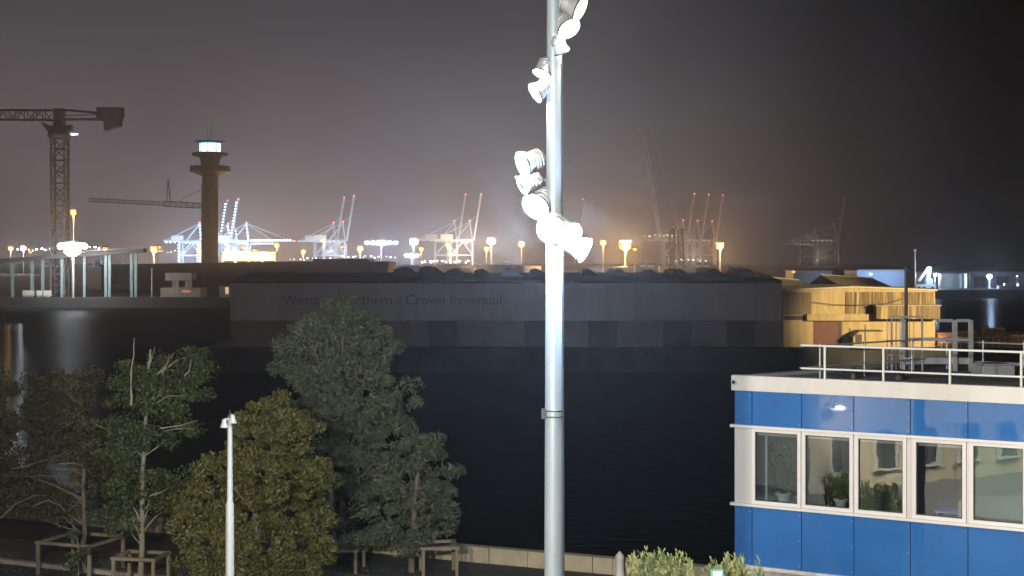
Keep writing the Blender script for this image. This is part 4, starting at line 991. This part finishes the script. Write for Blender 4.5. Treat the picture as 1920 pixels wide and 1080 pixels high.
mast('orange lamp in front of the red tipped crane trio', 1350, 463, 640, 'bulb_orange', 3.4, 140000, SODIUM)
mast('white blue lamp over the bright quay at the far right', 1855, 519, 436, 'bulb_white', 1.6, 26000, COOL)
mast('small white lamp beside the white mobile crane', 1753, 516, 440, 'bulb_white', 1.1, 9000, COOL)
mast('small white lamp near the right frame edge over the grey sheds', 1907, 518, 452, 'bulb_dim', .8, 0)
mast('pale lamp at the far left frame edge', 20, 467, 900, 'bulb_orange', 3.2, 30000, SODIUM)
mast('whitish lamp second from the far left frame edge', 44, 466, 900, 'bulb_warm', 3.4, 60000, WHITE)
mast('orange tinted lamp third from the far left frame edge', 57, 473, 860, 'bulb_orange', 2.4, 0)
mast('tiny light post on the grey warehouse pier right of the floodlight pole', 1096, 512, 330, 'bulb_warm', .7, 0, group='light masts across the port')

# glaring orange strip: a low loading shed with a row of sodium floodlights under the eaves
OS = thing('loading_canopy', 'long low canopy glaring with a row of orange floodlights', 'canopy', (kx(466, 560), 560, 0))
hw = (515 - 415) / 2 * 560 / FPX
MB().box(-hw, hw, .6, 7, kz(476, 560), kz(473, 560)).build('roof', 'shed_grey', OS)
MB().box(-hw, hw, 6.5, 7, 0, kz(476, 560) - .01).build('back_wall', 'house_paint', OS)
for k in range(5): MB().box(-hw + k * hw / 2 - .2, -hw + k * hw / 2 + .2, .7, 1.1, 0, kz(476, 560) - .01).build('column', 'galv', OS)
for k in range(11):
    x = -hw + 1 + k * (2 * hw - 2) / 10
    hl = MB().box(x - .9, x + .9, .2, .58, kz(488, 560), kz(477.5, 560)).build('floodlight', 'dark_metal', OS)
    MB().box(x - .85, x + .85, .1, .198, kz(488, 560) + .1, kz(477.5, 560) - .1).build('lens', 'bulb_strip', hl)  # lenses enlarged to fill the strip of glare
for dx_ in (-hw * .5, hw * .5): point('canopy_light', (OS.location.x + dx_, 558, kz(483, 560)), 60000, SODIUM, .6)

# ------------------------------------------------------------------ sheds, tanks and small buildings of the port
DS = thing('transit_shed', 'long dark shed below the glaring orange strip and the pale boom cranes', 'shed', (0, 430, 0))
def sx_(px): return (px - CX) / FPX * 430
MB().box(sx_(190), sx_(727), 0, 26, 0, kz(500, 430)).build('wall', 'shed_dark', DS)
MB().xz([(sx_(186), kz(500, 430) + .01), (sx_(729), kz(500, 430) + .01), (sx_(729), kz(490, 430)), (sx_(540), kz(490, 430)), (sx_(186), kz(496, 430))], -.4, 26.4).build('roof', 'shed_dark', DS)
MB().box(sx_(585), sx_(690), 2, 20, kz(490, 430) + .01, kz(485, 430)).build('roof_plant', 'shed_dark', DS)
for k in range(3): MB().box(sx_(703 + k * 4), sx_(705 + k * 4), -.06, -.005, kz(497, 430) - .4, kz(491, 430) - .4).build('window', 'bulb_dim', DS)
for i, (xa_, xb_, yt, D, m, lb) in enumerate(((733, 800, 500, 520, 'tank', 'small pale tank touching the dark shed end'), (798, 884, 498, 560, 'tank', 'broad pale tank in front of the raised boom cranes'), (888, 1016, 499, 540, 'tank', 'widest pale tank immediately left of the floodlight pole'), (1142, 1190, 502, 520, 'tank_dim', 'dim tank below the brightest orange lamp'), (1768, 1820, 514, 434, 'tank_dim', 'squat grey tank on the far right quay'), (1364, 1374, 502, 400, 'tank', 'little pale silo right of the lattice towers'))):
    rD = (xb_ - xa_) / 2 * D / FPX; tk = thing('storage_tank', lb, 'tank', (kx((xa_ + xb_) / 2, D), D + rD, 0), 0, 'storage tanks of the port')
    H = kz(yt, D)
    MB().lathe([(rD, 0), (rD, H)], 48).build('shell', m, tk)
    MB().lathe([(rD * 1.01, H + .005), (rD * 1.01, H + .12), (rD * .5, H + .35), (.05, H + .5)], 48).build('roof', 'shed_grey', tk)
    MB().box(rD * .45, rD * .45 + .5, -rD * .92, -rD * .88, 0, H).build('ladder', 'galv', tk)
SH = thing('warehouse', 'blue lit grey shed behind the roofline of the ochre building', 'warehouse', (0, 470, 0))
MB().box(kx(1607, 470), kx(1702, 470), 0, 18, 0, kz(508, 470)).build('wall', 'shed_blue', SH)
MB().xz([(kx(1604, 470), kz(508, 470) + .01), (kx(1705, 470), kz(508, 470) + .01), (kx(1702, 470), kz(505.5, 470)), (kx(1610, 470), kz(505.5, 470))], -.3, 18.4).build('roof', 'shed_grey', SH)
MB().cbox((kx(1632, 470), -.3, kz(514, 470)), (.9, .4, .5)).build('wall_lamp', 'bulb_cool', SH)
spot('shed_light', (kx(1650, 470), 455, 8), (.1, 1, -.3), 16000, COOL, 120, .6, .3)
SG = thing('warehouse', 'plain grey shed row behind the squat tank at the far right', 'warehouse', (0, 466, 0))
MB().box(kx(1745, 466), kx(2020, 466), 0, 18, 0, kz(512, 466)).build('wall', 'shed_grey', SG)
MB().xz([(kx(1743, 466), kz(512, 466) + .01), (kx(2022, 466), kz(512, 466) + .01), (kx(2020, 466), kz(509.5, 466)), (kx(1748, 466), kz(509.5, 466))], -.3, 18.4).build('roof', 'shed_grey', SG)
for px in (1790, 1838, 1880): MB().box(kx(px, 466) - 2, kx(px, 466) + 2, -.06, -.004, 0, 3.6).build('door', 'shed_dark', SG)
LS = thing('warehouse', 'low pale shed peeking over the left tan roof', 'warehouse', (0, 480, 0))
MB().box(kx(1488, 480), kx(1560, 480), 0, 14, 0, kz(509, 480)).build('wall', 'shed_grey', LS); MB().box(kx(1486, 480), kx(1562, 480), -.3, 14.3, kz(509, 480) + .01, kz(507.5, 480)).build('roof', 'shed_grey', LS)
mast('short orange lamp over the low pale shed', 1488, 510, 420, 'bulb_orange', 1.1, 0)
# white strip put in for the lit quay ground, and mobile crane
ke = thing('lit_quay_strip', 'white strip standing in for the brightly lit ground of the far right quay', 'kerb', (0, 428.6, 0))
MB().box(kx(1765, 428), kx(2050, 428), 0, .8, 0, .5).build('kerb', 'white_paint', ke)
bt = [(1878, 1.2), (1890, 1.8), (1903, 1.0), (1915, 1.9)]
for i, (px, hh) in enumerate(bt):
    t_ = thing('equipment_box', ('first', 'second', 'third', 'fourth')[i] + ' pale equipment box from the white lamp along the bright quay kerb', 'box', (kx(px, 431), 431, 0), 0, 'equipment boxes on the bright quay')
    MB().box(-1.1, 1.1, -.8, .8, 0, hh).build('body', 'white_paint', t_, .05); MB().box(-1.15, 1.15, -.85, .85, hh + .003, hh + .12).build('lid', 'galv', t_)
mc = thing('mobile_crane', 'small white lit mobile crane with folded boom beyond the ochre building', 'crane', (kx(1736, 432), 432, 0))
MB().box(-3.2, 2.6, -1.2, 1.2, .5, 1.6).build('chassis', 'white_paint', mc)
MB().box(-.2, 1.9, -.9, .9, 1.61, 3.4).build('cab', 'white_paint', mc)
MB().bar((.6, 0, 3.4), (1.0, 0, kz(500, 432)), 1.3, 1.2).build('column', 'white_paint', mc)
MB().bar((.8, 0, kz(501, 432)), (-2.2, 0, 2.6), .8, .8).build('boom', 'white_paint', mc)
for x in (-2.4, -.9, 1.6): MB().lathe([(.5, -1.3), (.5, 1.3)], 14, Matrix.Translation((x, 0, .5)) @ Matrix.Rotation(R(90), 4, 'X')).build('wheel', 'dark_metal', mc)
point('crane_light', (kx(1741, 432), 427, 7), 5000, COOL, .3)
tp = thing('mooring_post', 'thin grey post right of the blue lit shed', 'post', (kx(1716, 440), 440, 0)); MB().tube((0, 0, 0), (0, 0, kz(470, 440)), .28, .18).build('shaft', 'galv', tp); MB().box(-.5, .5, -.2, .2, kz(470, 440) + .01, kz(468, 440)).build('cap', 'galv', tp)
tq = thing('mooring_post', 'black post standing before the squat grey tank', 'post', (kx(1817, 429.5), 429.5, 0)); MB().tube((0, 0, 0), (0, 0, kz(511, 429)), .2, .16).build('shaft', 'dark_metal', tq); MB().box(-.4, .4, -.2, .2, kz(511, 429) + .01, kz(510, 429)).build('cap', 'dark_metal', tq)

# raised walkway at the left on pale teal columns
WK = thing('raised_walkway', 'sloping covered walkway on pale teal columns at the left bank', 'walkway', (0, 349, 0))
def hx(px): return kx(px, 349)
def hz(py): return kz(py, 349)
MB().xz([(hx(-160), hz(505)), (hx(272), hz(473)), (hx(272), hz(466)), (hx(-160), hz(497))], -1.5, 1.5).build('deck', 'shed_dark', WK)
rl_ = MB(); rl_.xz([(hx(-160), hz(494)), (hx(272), hz(463.5)), (hx(272), hz(463)), (hx(-160), hz(493.5))], -1.5, -1.4); rl_.build('handrail', 'galv', WK)
for px in (-60, -20, 25, 62, 82, 118, 160, 200, 207, 248, 256):
    f = (px + 160) / 432; MB().box(hx(px) - .32, hx(px) + .32, -.9, -.3, 0, hz(505 - 32 * f) - .01).build('column', 'teal', WK)
for px in (25, 82, 200, 248): MB().box(hx(px) - .8, hx(px) + .8, -1.3, -.05, -.0, .35).build('footing', 'concrete', WK) if False else None
lb_ = thing('pump_house', 'pale concrete pump house on stubby columns left of the control tower foot', 'building', (0, 346.5, 0))
MB().box(kx(309, 346), kx(358, 346), 0, 6, kz(526, 346), kz(512, 346)).build('upper_block', 'concrete', lb_)
for px in (324, 330, 348, 355): MB().box(kx(px, 346) - .35, kx(px, 346) + .35, .4, 1.0, kz(540, 346) + .005, kz(526, 346) - .005).build('column', 'concrete', lb_)
MB().box(kx(300, 346), kx(376, 346), -.2, 7, 0, kz(540, 346)).build('base', 'concrete', lb_)
MB().box(kx(341, 346), kx(357, 346), -.32, -.22, kz(548, 346), kz(545, 346)).build('sign_strip', 'orange_sign', lb_)
lc = thing('kiosk', 'small kiosk with a lit yellowish window right of the control tower foot', 'kiosk', (kx(423, 345.6), 346.4, 0))
MB().box(-1.6, 1.6, -.6, 2, 0, kz(536, 346)).build('wall', 'concrete', lc); MB().box(-.1, .7, -.68, -.605, .8, 2.4).build('window', 'lit_window', lc); MB().box(-1.8, 1.8, -.8, 2.2, kz(536, 346) + .005, kz(536, 346) + .25).build('roof', 'shed_dark', lc)
lt = thing('post_light', 'thin lamp-less post left of the pump house', 'post', (kx(285, 346), 346, 0)); MB().tube((0, 0, 0), (0, 0, kz(505, 346)), .18, .12).build('shaft', 'house_paint', lt); MB().box(-.3, .3, -.15, .15, kz(505, 346) + .01, kz(503.5, 346)).build('cap', 'galv', lt)
pb = thing('barrier_rail', 'row of pale barrier panels on the left bank under the walkway', 'barrier', (0, 346, 0))
for a, b in ((42, 64), (68, 78), (82, 96)): MB().box(kx(a, 346), kx(b, 346), 0, .3, .4, 1.6).build('panel', 'house_paint', pb); MB().box(kx(a, 346) + .2, kx(b, 346) - .2, .05, .25, 0, .398).build('foot', 'galv', pb)

# container stacks beneath the cranes
proto = None
stacks = [(578, 2), (586, 3), (594, 2), (600, 3), (612, 2), (672, 3), (684, 2), (698, 3), (728, 2), (738, 3), (748, 2), (905, 2), (935, 2), (950, 3), (1205, 2), (1222, 2), (1310, 3), (1325, 2), (60, 2), (85, 3), (105, 2), (170, 2), (185, 3), (225, 2)]
protos = {}
for i, (px, h) in enumerate(stacks):
    D = 1750 + (i % 5) * 18; loc = (kx(px, D), D, 0)
    lb = 'stack of %s pale shipping containers on the terminal floor far across the port' % ('two' if h == 2 else 'three')
    if h in protos: copy_tree(protos[h], lb, loc)
    else:
        t_ = thing('container_stack', lb, 'container stack', loc, 0, 'container stacks at the terminals'); protos[h] = t_
        for k in range(h): MB().box(-3.5, 3.5, -1.3, 1.3, k * 2.65, k * 2.65 + 2.6).build('container', ('cont_white', 'cont_blue', 'cont_white')[k], t_)
# strings of tiny distant terminal lights
for px, py, n, m, lb in ((62, 466, 9, 'bulb_white', 'streak of tiny white lights left of the dazzling mast'), (172, 463, 4, 'bulb_white', 'short string of white lights above the walkway end'), (318, 470, 8, 'bulb_dim', 'faint string of distant lights left of the bright crane legs'), (590, 484, 12, 'bulb_bead', 'cluster row of white lights at the foot of the pale boom cranes'), (690, 480, 14, 'bulb_bead', 'bluish row of lights along the dark shed top'), (1238, 440, 9, 'bulb_dim', 'dotted row of lamps high on the dim crane girders'), (1290, 486, 9, 'bulb_bead', 'low scattered lights among the dim crane legs'), (835, 489, 12, 'bulb_warm', 'warm row of lights at the foot of the tank cranes')):
    D = 1700.0; p = at(px, py, D); t_ = thing('light_string', lb, 'light string', (p.x, D, 0), 0, 'strings of far terminal lights')
    b = MB(); w_ = n * 5.0
    MB().box(-w_ / 2, w_ / 2, .6, .9, p.z + .2, p.z + .45).build('cable', 'galv', t_)
    for q in (-1, 1): MB().box(q * w_ / 2 - .25, q * w_ / 2 + .25, .5, 1.0, 0, p.z + .6).build('post', 'galv', t_)
    for k in range(n):
        q = rng.uniform(.7, 2.1); MB().cbox((-w_ / 2 + (k + rng.uniform(.1, .9)) * w_ / n, rng.uniform(-.4, .4), p.z + rng.uniform(-2.2, .1)), (q, .8, q * .7)).build('bulb', m, t_)
# bodiless lights added before the cranes in place of many terminal floodlights
for px, py, D, pw, c in ((350, 478, 1930, 800000, COOL), (400, 470, 1900, 800000, COOL), (450, 470, 1900, 800000, COOL), (620, 470, 1880, 400000, COOL), (640, 480, 1860, 250000, (1, .8, .6)), (850, 475, 1830, 450000, (1, .82, .66)), (880, 450, 1830, 350000, (1, .85, .7)), (1300, 480, 1880, 150000, (1, .74, .6)), (1540, 480, 1900, 90000, (1, .82, .72))):
    p = at(px, py, D); point('crane_fill_light', p, pw * .42, c, 2.0)

# ------------------------------------------------------------------ night haze over the harbour
hz_ = MB().box(-1500, 1500, -60, 3200, -5, 140).build('haze', M['asphalt'])
hm = bpy.data.materials.new('night_haze'); hm.use_nodes = True
for n in list(hm.node_tree.nodes): hm.node_tree.nodes.remove(n)
o_ = hm.node_tree.nodes.new('ShaderNodeOutputMaterial'); pv = hm.node_tree.nodes.new('ShaderNodeVolumePrincipled')
pv.inputs['Color'].default_value = (.9, .9, .92, 1); pv.inputs['Density'].default_value = .00017; pv.inputs['Anisotropy'].default_value = .84
hm.node_tree.links.new(pv.outputs[0], o_.inputs['Volume'])
hz_.data.materials.clear(); hz_.data.materials.append(hm)
tag(hz_, 'thin lamp lit night haze over the harbour', kind='stuff')
